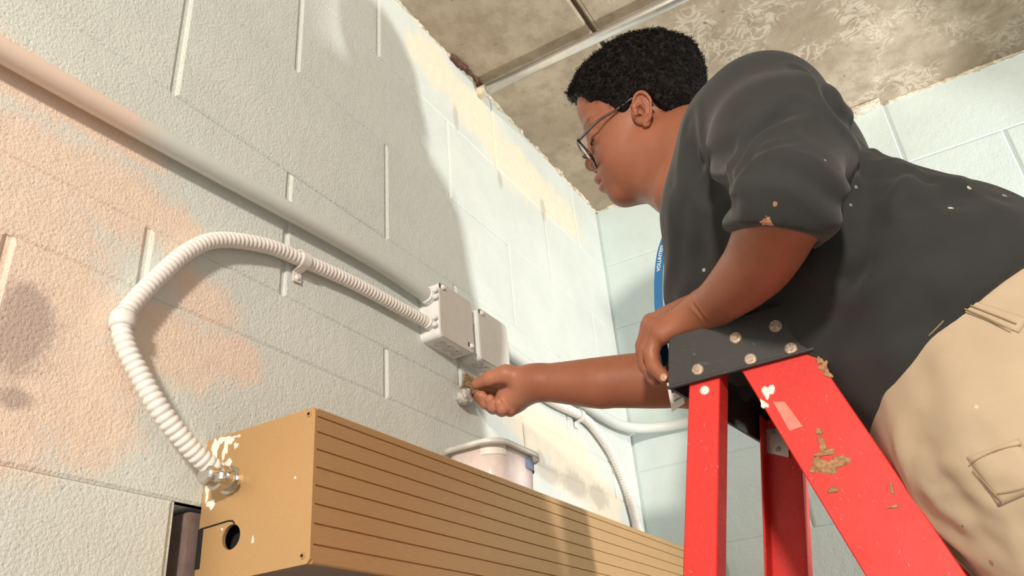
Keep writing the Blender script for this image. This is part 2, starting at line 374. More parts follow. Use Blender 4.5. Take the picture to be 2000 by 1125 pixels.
# end plate with a round hole, a slot and a raised tab
def end_plate():
    bm = bmesh.new(); ys, ye, zs, ze = BYF, -0.001, BZ0, BZ1; n = 28
    out = [(ys + 0.004, zs), (ys, zs + 0.004), (ys, ze - 0.003), (ys + 0.003, ze), (ye, ze), (ye, zs)]
    holes = [(-0.049, 0.191, 0.0125)]
    o = [bm.verts.new((BX0, y, z)) for y, z in out]; E = [bm.edges.new((o[i], o[(i + 1) % len(o)])) for i in range(len(o))]
    for (cy, cz, rr) in holes:
        h = [bm.verts.new((BX0, cy + rr * math.cos(2 * math.pi * k / n), cz + rr * math.sin(2 * math.pi * k / n))) for k in range(n)]
        E += [bm.edges.new((h[i], h[(i + 1) % n])) for i in range(n)]
    bmesh.ops.triangle_fill(bm, use_beauty=True, edges=E)
    r_ = bmesh.ops.extrude_face_region(bm, geom=list(bm.faces)); bmesh.ops.translate(bm, verts=[v for v in r_['geom'] if isinstance(v, bmesh.types.BMVert)], vec=(0.004, 0, 0))
    bmesh.ops.recalc_face_normals(bm, faces=bm.faces); return from_bm(bm)
ep = obj('end_plate', end_plate(), M_GOLD, dh)
obj('hole_backing', lathe([(0.03, 0), (0.03, 0.002)], (BX0 + 0.018, -0.049, 0.191), (1, 0, 0), 24), M_BLACK, ep)
sl = [(-0.003, 0.2065), (-0.043, 0.2078), (-0.049, 0.2068), (-0.0525, 0.2035)]
obj('tab_slot', tube([(BX0 - 0.0002, y, z) for y, z in sl], 0.0009, 6), M_BLACK, ep)
obj('notch', box((BX0 - 0.0006, -0.0075, 0.1665), (BX0 + 0.001, -0.0005, 0.2065)), M_BLACK, ep)
for (y, z) in ((BYF + 0.008, BZ1 - 0.006), (BYF + 0.009, BZ0 + 0.008)):
    s_ = obj('screw', lathe([(0.0034, 0), (0.003, 0.0012)], (BX0, y, z), (-1, 0, 0), 12), M_GOLD, ep)
    obj('socket', lathe([(0.0017, 0), (0.0017, 0.0004)], (BX0 - 0.0012, y, z), (-1, 0, 0), 8), M_BLACK, s_)
def blob(c, n1, n2, r1, r2, th, seed, k=18):
    g = np.random.default_rng(seed); a = np.linspace(0, 2 * np.pi, k, endpoint=False)
    rr = 1 + 0.28 * np.sin(2 * a + g.uniform(0, 6)) * g.uniform(.3, 1) + 0.22 * np.sin(3 * a + g.uniform(0, 6)) + 0.14 * np.sin(5 * a + g.uniform(0, 6)) + g.normal(0, 0.07, k)
    n1, n2 = nrm(n1), nrm(n2); n3 = np.cross(n1, n2); c = np.asarray(c, float)
    ring = np.array([c + rr[i] * (r1 * math.cos(a[i]) * n1 + r2 * math.sin(a[i]) * n2) for i in range(k)])
    top = c + (ring - c) * 0.82 + n3 * th; V = np.vstack([ring, top, [c + n3 * th * 1.15]])
    F = [[i, (i + 1) % k, k + (i + 1) % k, k + i] for i in range(k)] + [[k + i, k + (i + 1) % k, 2 * k] for i in range(k)]
    return V, F
EY = (0, 1, 0); EZ = (0, 0, 1)      # so that the blob's normal points to -x
for i, (px, py, a, b_) in enumerate(((435, 860, .010, .004), (440, 878, .004, .010), (420, 880, .006, .012), (450, 862, .006, .003), (461, 870, .003, .0035), (466, 852, .003, .0018), (445, 905, .006, .004), (425, 915, .008, .006), (410, 935, .006, .008), (412, 985, .006, .005), (405, 960, .003, .012), (577, 933, .0012, .0015), (494, 1055, .0014, .003), (434, 1034, .001, .0016), (455, 855, .004, .0016))):
    q = PX(px, py, BX0); pd = obj('paint_drip', blob((BX0 - 0.0001, min(q[1], -0.003), q[2]), EZ, EY, b_, a, 0.0006, i), M_WHITE, dh); pd['label'] = 'white paint drip on the gold end plate'

# ------------------------------------------------------------------ conduits and electrical boxes
def corrugated(path, r, pitch, depth, sides=14):
    P = resample(path, pitch / 6); n = len(P); ph = (np.arange(n) % 6) / 6.0
    rad = r * (1 + depth * (np.abs(np.sin(np.pi * ph)) - 0.5)); return tube(P, rad, sides)
def ring_on(path_pts, r, length):
    return tube(resample(path_pts, length / 3) if len(path_pts) > 2 else path_pts, r, 18)
fa = empty('flexible_conduit', (0.70, -0.012, 0.40), 'looping white ribbed flexible conduit running from the left junction box to the gold header', 'conduit')
pa = [(0.990, -0.021, 0.592), (0.93, -0.016, 0.5935), (0.805, -0.014, 0.591), (0.699, -0.013, 0.581), (0.634, -0.013, 0.572), (0.561, -0.013, 0.545), (0.520, -0.013, 0.511), (0.486, -0.013, 0.462), (0.460, -0.014, 0.418),
      (0.4495, -0.016, 0.392), (0.454, -0.020, 0.366), (0.472, -0.027, 0.335), (0.492, -0.034, 0.306), (0.520, -0.038, 0.281), (0.548, -0.040, 0.263), (0.580, -0.042, 0.251)]
pa = np.array(pa); PA = resample(pa, 0.004)
obj('ribbed_tube', corrugated(pa, 0.0096, 0.0072, 0.17), M_FLEX, fa, True)
i0 = int(np.argmin(np.linalg.norm(PA - pa[9], axis=1)))
obj('coupling', tube(PA[i0 - 2:i0 + 3], 0.0125, 18), M_FLEX, fa, True)
def strap(o, at, along, r, hang):
    """one-hole strap: a band over the tube with a foot and a screw on the wall"""
    al = nrm(along); up = nrm(np.cross(al, (0, 1, 0)) * (1 if np.cross(al, (0, 1, 0))[2] > 0 else -1)); out = np.array([0, -1.0, 0]); c = np.array(at, float); c[1] = 0
    cy = -at[1]; arc = []
    for t in np.linspace(math.radians(100), math.radians(-70), 14): arc.append(c + up * math.sin(t) * r + out * (cy + r * math.cos(t)))
    arc.append(c - up * (r + 0.004) + out * 0.003); arc.append(c - up * (r + hang) + out * 0.0022)
    V = []; w = 0.0075
    for q in arc: V += [q - al * w, q + al * w]
    for q in arc:
        d = out * 0.0016 if q is arc[-1] or q is arc[-2] else nrm(q - (c + out * cy)) * 0.0016
        V += [q - al * w + d, q + al * w + d]
    n = len(arc); m = 2 * n; F = []
    for i in range(n - 1):
        a = 2 * i; F += [[a, a + 1, a + 3, a + 2], [m + a, m + a + 2, m + a + 3, m + a + 1], [a, a + 2, m + a + 2, m + a], [a + 1, m + a + 1, m + a + 3, a + 3]]
    F += [[0, m, m + 1, 1], [m - 2, m - 1, 2 * m - 1, 2 * m - 2]]
    s_ = obj('strap', fixn((np.array(V), F)), M_FLEX, o)
    obj('screw', lathe([(0.0042, 0), (0.0042, 0.0015), (0.002, 0.003)], c - up * (r + hang - 0.006) + out * 0.0036, out, 10), M_FLEX, s_)
strap(fa, (0.697, -0.013, 0.5805), (1, 0, 0.12), 0.0112, 0.018)
cn = obj('end_connector', join(lathe([(0.0085, -0.036), (0.0105, -0.034), (0.0105, -0.022), (0.0135, -0.021), (0.0135, -0.012), (0.0115, -0.011), (0.0115, -0.004), (0.015, -0.0035), (0.015, 0)], (BX0, -0.042, 0.2495), (1, 0, 0), 18), bevel(box((BX0 - 0.031, -0.062, 0.240), (BX0 - 0.012, -0.050, 0.250)), 0.002, 1)), M_STEEL, fa)
cn['label'] = 'shiny steel clamp connector'
obj('clamp_screw', lathe([(0.005, 0), (0.005, 0.004), (0.003, 0.006)], (BX0 - 0.021, -0.060, 0.246), (0, -1, -0.2), 12), M_STEEL, cn)
def box_connector(o, c, r):
    b1 = obj('box_connector', join(lathe([(r, -0.018), (r * 1.12, -0.017), (r * 1.12, -0.004), (r * 1.45, -0.003), (r * 1.45, 0)], c, (1, 0, 0), 18)), M_BOXP, o)
    for dz in (-0.007, 0.006): obj('clamp_screw', lathe([(0.0038, 0), (0.0038, 0.006), (0.002, 0.0075)], (c[0] - 0.011, c[1] - r, c[2] + dz), (0, -1, 0), 10), M_BOXP, b1)
box_connector(fa, (0.9925, -0.021, 0.592), 0.0098)

ra = empty('rigid_conduit', (0.40, -0.017, 0.62), 'straight grey-white rigid conduit sloping past the block joints into the left junction box', 'conduit')
pp = np.array([(-0.9, -0.019, 0.565), (0.284, -0.019, 0.618), (0.79, -0.019, 0.6465), (0.993, -0.021, 0.642)])
obj('pipe', tube(resample(pp, 0.02), 0.0125, 20), M_PIPE, ra, True)
box_connector(ra, (0.9925, -0.021, 0.642), 0.0128)

def junction_box(x0, label, knock_x):
    o = empty('junction_box', (x0 + 0.0505, -0.02, 0.5665), label, 'junction box', 'electrical boxes on the wall')
    z0, z1, x1, d = 0.5665, 0.667, x0 + 0.101, 0.0385
    r_ = 0.010; out = []
    for (cx, cz, a0) in ((x1 - r_, z0 + r_, -90), (x1 - r_, z1 - r_, 0), (x0 + r_, z1 - r_, 90), (x0 + r_, z0 + r_, 180)):
        for t in np.linspace(0, 90, 5): out.append((cx + r_ * math.cos(math.radians(a0 + t)), cz + r_ * math.sin(math.radians(a0 + t))))
    obj('body', fixn(prism(out, 'y', -d, 0.0)), M_BOXP, o)
    cv = obj('cover', bevel(fixn(prism([(x0 + (p - x0) * 1.0, q) for p, q in out], 'y', -d - 0.0022, -d)), 0.0006, 1), M_COVER, o)
    for (x, z) in ((x0 + 0.010, z1 - 0.009), (x1 - 0.010, z0 + 0.012)):
        s_ = obj('screw', lathe([(0.0042, 0), (0.0042, 0.003), (0.0022, 0.0048)], (x, -d - 0.0022, z), (0, -1, 0), 12), M_BOXP, cv)
        obj('slot', bevel(box((x - 0.0095, -d - 0.0028, z - 0.003), (x - 0.006, -d - 0.002, z + 0.005)), 0.0003, 1), M_BLACK, cv)
    for kx in knock_x:
        k_ = obj('knockout', join(lathe([(0.0108, 0), (0.0108, 0.0008), (0.0098, 0.0008), (0.0098, 0.0003)], (x0 + kx, -d / 2, z0), (0, 0, -1), 22)), M_BOXD, o)
    for kx in knock_x[:-1]: obj('knockout_slot', lathe([(0.0016, 0), (0.0016, 0.0006)], (x0 + kx + 0.0165, -d / 2 - 0.006, z0), (0, 0, -1), 8), M_BLACK, o)
    obj('knockout', lathe([(0.0105, 0), (0.0105, 0.0007), (0.0095, 0.0007), (0.0095, 0.0002)], (x0, -d / 2 - 0.002, z1 - 0.017 if x0 < 1.05 else z1 - 0.05), (-1, 0, 0), 22), M_BOXP, o)
    return o
junction_box(0.9875, 'painted square junction box with two conduits entering its left side', (0.028, 0.052, 0.077))
junction_box(1.1095, 'painted square junction box half lit, right of the other one, above the hand', (0.022, 0.046, 0.07))
obj('nipple', lathe([(0.011, 0), (0.011, 0.022)], (1.088, -0.021, 0.642), (1, 0, 0), 16), M_PIPE, ra)

rb = empty('corner_conduit', (1.6, -0.017, 0.60), 'smooth painted conduit leaving the right junction box and bending round the room corner', 'conduit')
pb = [(1.2105, -0.02, 0.6375), (1.3, -0.02, 0.632), (1.50, -0.020, 0.620), (1.70, -0.020, 0.618), (1.785, -0.024, 0.621), (1.840, -0.045, 0.624), (1.868, -0.09, 0.623), (1.874, -0.15, 0.621), (1.874, -0.40, 0.619), (1.874, -1.3, 0.615)]
obj('pipe', tube(resample(pb, 0.012), 0.0125, 16), M_PIPE, rb, True)
obj('connector', lathe([(0.0165, 0), (0.0165, 0.005), (0.0142, 0.006), (0.0142, 0.018)], (1.2105, -0.02, 0.6375), (1, 0, -0.05), 16), M_PIPE, rb)
fb = empty('flexible_conduit', (1.7, -0.012, 0.31), 'white ribbed flexible conduit arching down behind the far end of the gold header', 'conduit')
pc = [(1.2105, -0.016, 0.592), (1.33, -0.014, 0.588), (1.439, -0.013, 0.586), (1.51, -0.013, 0.589), (1.558, -0.013, 0.590), (1.62, -0.013, 0.583), (1.705, -0.013, 0.545), (1.752, -0.013, 0.502), (1.780, -0.013, 0.463), (1.797, -0.013, 0.42), (1.806, -0.013, 0.385), (1.812, -0.013, 0.335)]
obj('ribbed_tube', corrugated(pc, 0.0098, 0.0072, 0.17), M_FLEX, fb, True)
strap(fb, (1.558, -0.013, 0.590), (1, 0, 0.0), 0.0114, 0.016)
obj('end_connector', lathe([(0.0115, 0), (0.0115, 0.012), (0.015, 0.013), (0.015, 0.026)], (1.806, -0.013, 0.392), (0.05, 0, -1), 16), M_FLEX, fb)
obj('connector', lathe([(0.0145, 0), (0.0145, 0.005), (0.0122, 0.006), (0.0122, 0.018)], (1.2105, -0.016, 0.592), (1, 0, 0), 16), M_PIPE, fb)

rc = empty('ceiling_conduit', (1.244, -1.0, 1.27), 'shiny galvanised pipe running under the concrete ceiling above the head', 'pipe')
obj('pipe', tube([(1.244, -0.012, 1.289), (1.244, -0.5, 1.289), (1.244, -1.9, 1.289)], 0.0125, 20), M_EMT, rc, True)
obj('painted_end', tube([(1.244, 0.002, 1.289), (1.244, -0.024, 1.289)], 0.0138, 18), M_CAULK, rc, True)
for yy in (-0.75, -1.6): obj('hanger_strap', tube([(1.244, yy, 1.276), (1.228, yy, 1.284), (1.228, yy, 1.313), (1.26, yy, 1.313), (1.26, yy, 1.284), (1.244, yy, 1.276)], 0.0018, 6), M_STEEL, rc)

# ------------------------------------------------------------------ distance-field modelling for soft shapes
def sm(a, b_, k):
    h = np.clip(0.5 + 0.5 * (b_ - a) / k, 0, 1); return b_ * (1 - h) + a * h - k * h * (1 - h)
def ssub(a, b_, k): return -sm(-a, b_, k)          # a minus b
def cone(P, a, b_, ra_, rb_, flat=None, axis=None):
    a = np.asarray(a, np.float32); b_ = np.asarray(b_, np.float32); ab = b_ - a
    q = P - a; t = np.clip((q @ ab) / (ab @ ab + 1e-12), 0, 1).astype(np.float32); w = q - t[:, None] * ab
    if flat is not None:                            # squash along an axis (flat < 1 is thinner)
        ax = np.asarray(nrm(axis), np.float32); c = w @ ax; w = w + np.outer(c, ax * (1 / flat - 1)).astype(np.float32)
    return np.linalg.norm(w, axis=1) - (ra_ + (rb_ - ra_) * t)
def ell(P, c, r_, R=None):
    q = P - np.asarray(c, np.float32)
    if R is not None: q = q @ np.asarray(R, np.float32).T
    r_ = np.asarray(r_, np.float32); k0 = np.linalg.norm(q / r_, axis=1); k1 = np.linalg.norm(q / (r_ * r_), axis=1) + 1e-9
    return k0 * (k0 - 1) / k1
def chain(P, pts, rad, k=0.006, **kw):
    d = None
    for i in range(len(pts) - 1):
        e = cone(P, pts[i], pts[i + 1], rad[i], rad[i + 1], **kw); d = e if d is None else sm(d, e, k)
    return d
def polygonise(fn, lo, hi, h):
    lo = np.asarray(lo, float); n = np.ceil((np.asarray(hi, float) - lo) / h / 4).astype(int) * 4 + 1
    st = 4; nc = (n - 1) // st
    ax = [lo[k] + (np.arange(nc[k]) * st + 1.5) * h for k in range(3)]
    G = np.stack(np.meshgrid(*ax, indexing='ij'), -1).reshape(-1, 3).astype(np.float32)
    dc = fn(G).reshape(nc).astype(np.float32)
    V = np.full(n, 1.0, np.float32)
    up = dc.repeat(st, 0).repeat(st, 1).repeat(st, 2); V[:-1, :-1, :-1] = up
    for a in range(3):
        sl_ = [slice(None)] * 3; s2 = [slice(None)] * 3; sl_[a] = -1; s2[a] = -2; V[tuple(sl_)] = V[tuple(s2)]
    idx = np.argwhere(np.abs(V) < h * st * 2.0)
    V[idx[:, 0], idx[:, 1], idx[:, 2]] = fn((lo + idx * h).astype(np.float32))
    ins = V < 0
    c8 = sum(ins[i:n[0] - 1 + i, j:n[1] - 1 + j, k:n[2] - 1 + k].astype(np.int8) for i in (0, 1) for j in (0, 1) for k in (0, 1))
    cells = np.argwhere((c8 > 0) & (c8 < 8)); m = len(cells)
    acc = np.zeros((m, 3)); cnt = np.zeros(m)
    corners = [(i, j, k) for i in (0, 1) for j in (0, 1) for k in (0, 1)]
    for a in corners:
        for ax_ in range(3):
            if a[ax_] == 0:
                b_ = list(a); b_[ax_] = 1
                va = V[tuple((cells + a).T)]; vb = V[tuple((cells + b_).T)]; x = (va < 0) != (vb < 0)
                t = np.where(x, va / np.where(x, va - vb, 1), 0)
                p = np.array(a, float)[None] + t[:, None] * (np.array(b_, float) - np.array(a, float))[None]
                acc[x] += p[x]; cnt[x] += 1
    verts = lo + (cells + acc / cnt[:, None]) * h
    ID = np.full(n - 1, -1, np.int64); ID[tuple(cells.T)] = np.arange(m)
    faces = []
    for ax_ in range(3):
        a = [slice(1, -1)] * 3; a[ax_] = slice(0, -1); b_ = [slice(1, -1)] * 3; b_[ax_] = slice(1, None)
        A = ins[tuple(a)]; B = ins[tuple(b_)]; E_ = np.argwhere(A != B); sgn = A[tuple(E_.T)]
        off = np.ones(3, int); off[ax_] = 0; E_ = E_ + off
        u_, v_ = [(1, 2), (2, 0), (0, 1)][ax_]
        du = np.zeros(3, int); du[u_] = 1; dv = np.zeros(3, int); dv[v_] = 1
        q = np.stack([ID[tuple((E_ - du - dv).T)], ID[tuple((E_ - dv).T)], ID[tuple(E_.T)], ID[tuple((E_ - du).T)]], 1)
        q[~sgn] = q[~sgn][:, ::-1]; faces.append(q[(q >= 0).all(1)])
    return verts, np.concatenate(faces)
def vnormals(V, F):
    F = np.asarray(F); n = np.cross(V[F[:, 2]] - V[F[:, 0]], V[F[:, 3]] - V[F[:, 1]]); N = np.zeros_like(V)
    for k in range(4): np.add.at(N, F[:, k], n)
    return N / (np.linalg.norm(N, axis=1)[:, None] + 1e-12)
def relax(V, F, it=2, lam=0.5):
    F = np.asarray(F); e = np.concatenate([F[:, [0, 1]], F[:, [1, 2]], F[:, [2, 3]], F[:, [3, 0]]]); e = np.concatenate([e, e[:, ::-1]])
    deg = np.bincount(e[:, 0], minlength=len(V))[:, None]
    for _ in range(it):
        A = np.zeros_like(V)
        for k in range(3): A[:, k] = np.bincount(e[:, 0], weights=V[e[:, 1], k], minlength=len(V))
        V = V + lam * (A / np.maximum(deg, 1) - V)
    return V
def bvh_of(V, F): return BVHTree.FromPolygons([Vector(v) for v in V], [list(map(int, f)) for f in F])
def hit(bvh, px, py):
    d = nrm(ray(px, py)); r_ = bvh.ray_cast(Vector(CAMP), Vector(d)); return np.array(r_[0]) if r_[0] is not None else None
def seg_dist(V, pts):
    D = np.full(len(V), 9.0)
    for i in range(len(pts) - 1):
        a, b_ = pts[i], pts[i + 1]; ab = b_ - a; t = np.clip((V - a) @ ab / (ab @ ab + 1e-12), 0, 1); D = np.minimum(D, np.linalg.norm(V - a - t[:, None] * ab, axis=1))
    return D
def fold(V, F, lines, bvh):
    """press cloth folds into a mesh: (points on the cloth, half width, depth)"""
    N = vnormals(V, F); off = np.zeros(len(V))
    for pts, w, dep in lines:
        Q = [hit(bvh, *p) for p in pts]; Q = [q for q in Q if q is not None]
        if len(Q) < 2: continue
        Q = resample(np.array(Q), 0.01); d = seg_dist(V, Q)
        L_ = np.ones(len(V))
        for e in (Q[0], Q[-1]): L_ = L_ * (1 - np.exp(-(np.linalg.norm(V - e, axis=1) / (2.2 * w)) ** 2))
        off += L_ * (-dep * np.exp(-(d / w) ** 2) + 0.55 * dep * np.exp(-((d - 1.9 * w) / (0.9 * w)) ** 2))
    return V + N * off[:, None]

# ------------------------------------------------------------------ stepladder
LX, LF, SHR = 0.95, 1.28, -0.029
lad = empty('stepladder', (1.115, -0.72, FLOORZ), 'red fibreglass stepladder with a scuffed black top cap held by the left hand', 'stepladder')
def lerp(a, b_, t): return np.asarray(a, float) * (1 - t) + np.asarray(b_, float) * t
FLARE = 0.055
def channel(yl_top, yr_top, ztop, slope, zbot, xweb, inward, fl_=0.026, th=0.004):
    """channel rail: web in a plane facing sideways, two flanges pointing to the inside; slope = dy per dz downwards"""
    def at(y, z, dx): return np.array([xweb - inward * FLARE * (ztop - z) * 1.0 + inward * dx, y + slope * (ztop - z), z])
    sec = [(yl_top, 0), (yr_top, 0), (yr_top, fl_), (yr_top + th * np.sign(yl_top - yr_top), fl_), (yr_top + th * np.sign(yl_top - yr_top), th), (yl_top - th * np.sign(yl_top - yr_top), th), (yl_top - th * np.sign(yl_top - yr_top), fl_), (yl_top, fl_)]
    n = len(sec); V = [at(y, ztop, dx) for y, dx in sec] + [at(y, zbot, dx) for y, dx in sec]
    F = [list(range(n)), [n + k for k in range(n)][::-1]] + [[k, n + k, n + (k + 1) % n, (k + 1) % n] for k in range(n)]
    return fixn((np.array(V), F))
FZT, FSL = 0.395, -0.308     # front rails lean towards the climber
RZT, RSL = 0.395, 0.208      # rear rails lean towards the wall
for xw, inn in ((LX, 1), (LF, -1)):
    sy = SHR if inn < 0 else 0.0
    obj('front_rail', bevel(channel(-0.4933 + sy, -0.5797 + sy, FZT, FSL, FLOORZ, xw, inn), 0.0012, 1), M_RED, lad)
    obj('rear_rail', bevel(channel((-0.443 if inn > 0 else -0.424) + sy, (-0.483 if inn > 0 else -0.486) + sy, RZT, RSL, FLOORZ, xw + inn * 0.001, inn, 0.036), 0.0012, 1), M_RED, lad)
# cap: hollow moulded top with sloping ends
def cap_shell():
    y0, y1, y0t, y1t, z0, z1 = -0.412, -0.594, -0.421, -0.576, 0.360, 0.429
    xs0, xs1 = LX - 0.007, LF + 0.007; r_ = 0.006
    outl = [(y0, z0), (y0 - 0.0005, z0 + 0.012), (y0t, z1 - 0.012), (y0t - 0.003, z1 - 0.004), (y0t - 0.011, z1), (y1t + 0.012, z1), (y1t + 0.004, z1 - 0.003), (y1t - 0.001, z1 - 0.011), (y1, z0 + 0.004), (y1, z0)]
    cx = sum(p[0] for p in outl) / len(outl); inner = [(cx + (y - cx) * 0.955, z - 0.0045 if z > z0 + 0.005 else z) for y, z in outl]
    side = lambda a, b_: fixn(prism(outl, 'x', a, b_))
    V = []; n = len(outl)
    for x in (xs0 + 0.004, xs1 - 0.004):
        V += [(x, y, z) for y, z in outl] + [(x, y, z) for y, z in inner]
    F = []
    for k in range(n - 1):
        F += [[k, k + 1, 2 * n + k + 1, 2 * n + k], [n + k, 3 * n + k, 3 * n + k + 1, n + k + 1]]
    F += [[0, 2 * n, 3 * n, n], [n - 1, 2 * n - 1, 4 * n - 1, 3 * n - 1]]
    lip = [(y0 + 0.0025, z0), (y0 + 0.0025, z0 + 0.004), (y1 + 0.001, z0 + 0.004), (y1 + 0.001, z0)]
    return side, (np.array(V, float), F), lip, xs0, xs1
side, shell, lip, xs0, xs1 = cap_shell()
cV, cF = join(bevel(side(xs0, xs0 + 0.0045), 0.0015, 2), bevel(side(xs1 - 0.0045, xs1), 0.0015, 2), fixn(shell)); cV[:, 1] += SHR * (cV[:, 0] - LX) / (LF - LX)
capo = obj('top_cap', (cV, cF), M_CAP, lad)
obj('cap_lip', bevel(fixn(prism(lip, 'x', xs0 - 0.002, xs0 + 0.003)), 0.0008, 1), M_CAP, capo)
def rivet(o, p, r_, mat, nx=-1):
    v = obj('rivet', lathe([(r_, 0), (r_, 0.0008), (r_ * 0.88, 0.0016), (r_ * 0.82, 0.0013), (r_ * 0.5, 0.0015)], p, (nx, 0, 0), 20), mat, o)
    return v
for (px, py) in ((1363, 722), (1437, 660), (1515, 637), (1466, 702), (1545, 681)):
    q = PX(px, py, xs0); rv = rivet(capo, (xs0, q[1], q[2]), 0.0078, M_BRONZE); obj('rivet_core', lathe([(0.0032, 0), (0.0026, 0.0008)], (xs0 - 0.0013, q[1], q[2]), (-1, 0, 0), 10), M_BRONZE, rv)
q = PX(1377, 763, LX); rivet(lad, (LX - 0.0008, q[1], q[2]), 0.0065, M_ALU)
pq = [PX(*p, LF - 0.0055) for p in ((1497, 838), (1540, 838), (1541, 894), (1497, 884))]; bm_ = sum(pq) / 4
br = obj('bracket_plate', fixn(prism([(q[1], q[2]) for q in pq], 'x', LF - 0.0075, LF - 0.002)), M_ALU, lad); br['label'] = 'bare aluminium bracket with two rivets'
for p in ((1509, 844), (1520, 877)):
    q = PX(*p, LF - 0.0076); obj('rivet', lathe([(0.0044, 0), (0.0038, 0.0018)], (LF - 0.0075, q[1], q[2]), (-1, 0, 0), 12), M_BRONZE, br)
for k in range(6):
    z = 0.10 - 0.335 * k; yc = -0.535 + FSL * (FZT - z); w = FLARE * (FZT - z)
    obj('step', bevel(box((LX - w + 0.005, yc - 0.045, z - 0.028), (LF + w - 0.005, yc + 0.045, z)), 0.003, 1), M_ALU, lad)
for k in range(3):
    z = -0.35 - 0.6 * k; yc = -0.45 + RSL * (RZT - z); w = FLARE * (RZT - z)
    obj('rear_brace', box((LX - w + 0.005, yc - 0.012, z - 0.02), (LF + w - 0.005, yc + 0.012, z + 0.02)), M_ALU, lad)
for xw, inn in ((LX, 1), (LF, -1)):
    z = -0.55; w = FLARE * (FZT - z); a = (xw - inn * w + inn * 0.03, -0.535 + FSL * (FZT - z), z); b2 = (a[0], -0.45 + RSL * (RZT - z), z)
    obj('spreader', tube([a, lerp(a, b2, 0.5) + np.array([0, 0, 0.01]), b2], 0.007, 8), M_ALU, lad)
def on_front(px, py):
    q = PX(px, py, LX)
    x = LX - FLARE * (FZT - q[2]); return PX(px, py, x)
sp = []
for i, (px, py, a, b_, mt) in enumerate(((1500, 765, .0065, .009, 0), (1492, 790, .004, .006, 0), (1622, 908, .017, .010, 1), (1606, 870, .0035, .012, 1), (1600, 843, .004, .004, 1), (1595, 902, .004, .007, 1), (1627, 957, .005, .004, 1), (1612, 885, .010, .004, 1), (1587, 918, .003, .004, 1), (1742, 955, .002, .006, 1), (1745, 990, .005, .002, 1), (1601, 704, .004, .006, 1), (1609, 716, .005, .006, 1), (1617, 730, .004, .006, 1))):
    q = on_front(px, py); b0 = blob((q[0] - 0.0004, q[1], q[2]), EZ, EY, b_, a, 0.0012, 40 + i)
    o_ = obj('splatter', b0, M_MUD if mt else M_WHITE, lad)
tp = [on_front(*p) for p in ((1510, 785), (1533, 785), (1568, 833), (1543, 842))]
M_TAPE = simple('faded_tape_mark', (0.78, 0.22, 0.17), 0.5, var=0.15, scale=80)
obj('tape_mark', fixn((np.array([t_ - np.array([0.0003, 0, 0]) for t_ in tp] + [t_ - np.array([0.0009, 0, 0]) for t_ in tp]), [[0, 1, 2, 3], [4, 5, 6, 7], [0, 1, 5, 4], [1, 2, 6, 5], [2, 3, 7, 6], [3, 0, 4, 7]])), M_TAPE, lad)

# ------------------------------------------------------------------ plastic paint tub on the header
def rrect(cx, cy, hx, hy, r_, k=7):
    o = []
    for (sx, sy, a0) in ((1, -1, -90), (1, 1, 0), (-1, 1, 90), (-1, -1, 180)):
        for t in np.linspace(0, 90, k): o.append((cx + sx * (hx - r_) + r_ * math.cos(math.radians(a0 + t)), cy + sy * (hy - r_) + r_ * math.sin(math.radians(a0 + t))))
    return np.array(o)
def rings(levels):
    """levels: (outline, z) closed loft open at the top"""
    V = []; F = []; n = len(levels[0][0])
    for o, z in levels: V += [(p[0], p[1], z) for p in o]
    for i in range(len(levels) - 1):
        for k in range(n): F.append([i * n + k, i * n + (k + 1) % n, (i + 1) * n + (k + 1) % n, (i + 1) * n + k])
    F.append(list(range(n))[::-1]); F.append([(len(levels) - 1) * n + k for k in range(n)]); return np.array(V, float), F
def plastic(name, col, alpha_t, rough):
    t = NT(name); p = t.objc(); nz = t.noise(p, 25, 4, 0.6)
    c = t.mix(t.smooth(nz, 0.4, 0.65), col, tuple(min(1, x * 1.15) for x in col)); t.b.inputs['Transmission Weight'].default_value = alpha_t; t.b.inputs['IOR'].default_value = 1.4
    return t.done(c, rough)
M_TUB = plastic('clouded_plastic_with_pinkish_paint', (0.80, 0.69, 0.66), 0.12, 0.25); M_RIM = plastic('clear_plastic_rim', (0.80, 0.78, 0.74), 0.55, 0.15)
TX, TY, TZ = 1.078, -0.066, BZ1
tub = empty('paint_tub', (TX, TY, TZ), 'clouded plastic food tub of pale paint standing on the gold header', 'tub')
lv = [(rrect(TX, TY, .058, .042, .026), TZ + .0005), (rrect(TX, TY, .062, .045, .027), TZ + .004), (rrect(TX, TY, .067, .049, .028), TZ + .078)]
lv += [(rrect(TX, TY, .064, .046, .027), TZ + .078), (rrect(TX, TY, .059, .042, .026), TZ + .006)]
obj('container', fixn(rings(lv)), M_TUB, tub, True)
rim = [(rrect(TX, TY, .0645, .0465, .027), TZ + .077), (rrect(TX, TY, .074, .055, .032), TZ + .0765), (rrect(TX, TY, .0755, .0565, .033), TZ + .072), (rrect(TX, TY, .077, .058, .033), TZ + .072), (rrect(TX, TY, .077, .058, .033), TZ + .081), (rrect(TX, TY, .069, .051, .029), TZ + .084), (rrect(TX, TY, .0645, .0465, .027), TZ + .084)]
V_, F_ = rings(rim); F_ = F_[:-2]; obj('rim', fixn((V_, F_)), M_RIM, tub, True)
obj('paint', rings([(rrect(TX, TY, .061, .0435, .026), TZ + .05), (rrect(TX, TY, .062, .044, .026), TZ + .055)]), M_WHITE, tub)
M_BLUET = simple('blue_tape', (0.20, 0.25, 0.40), 0.6, var=0.15)
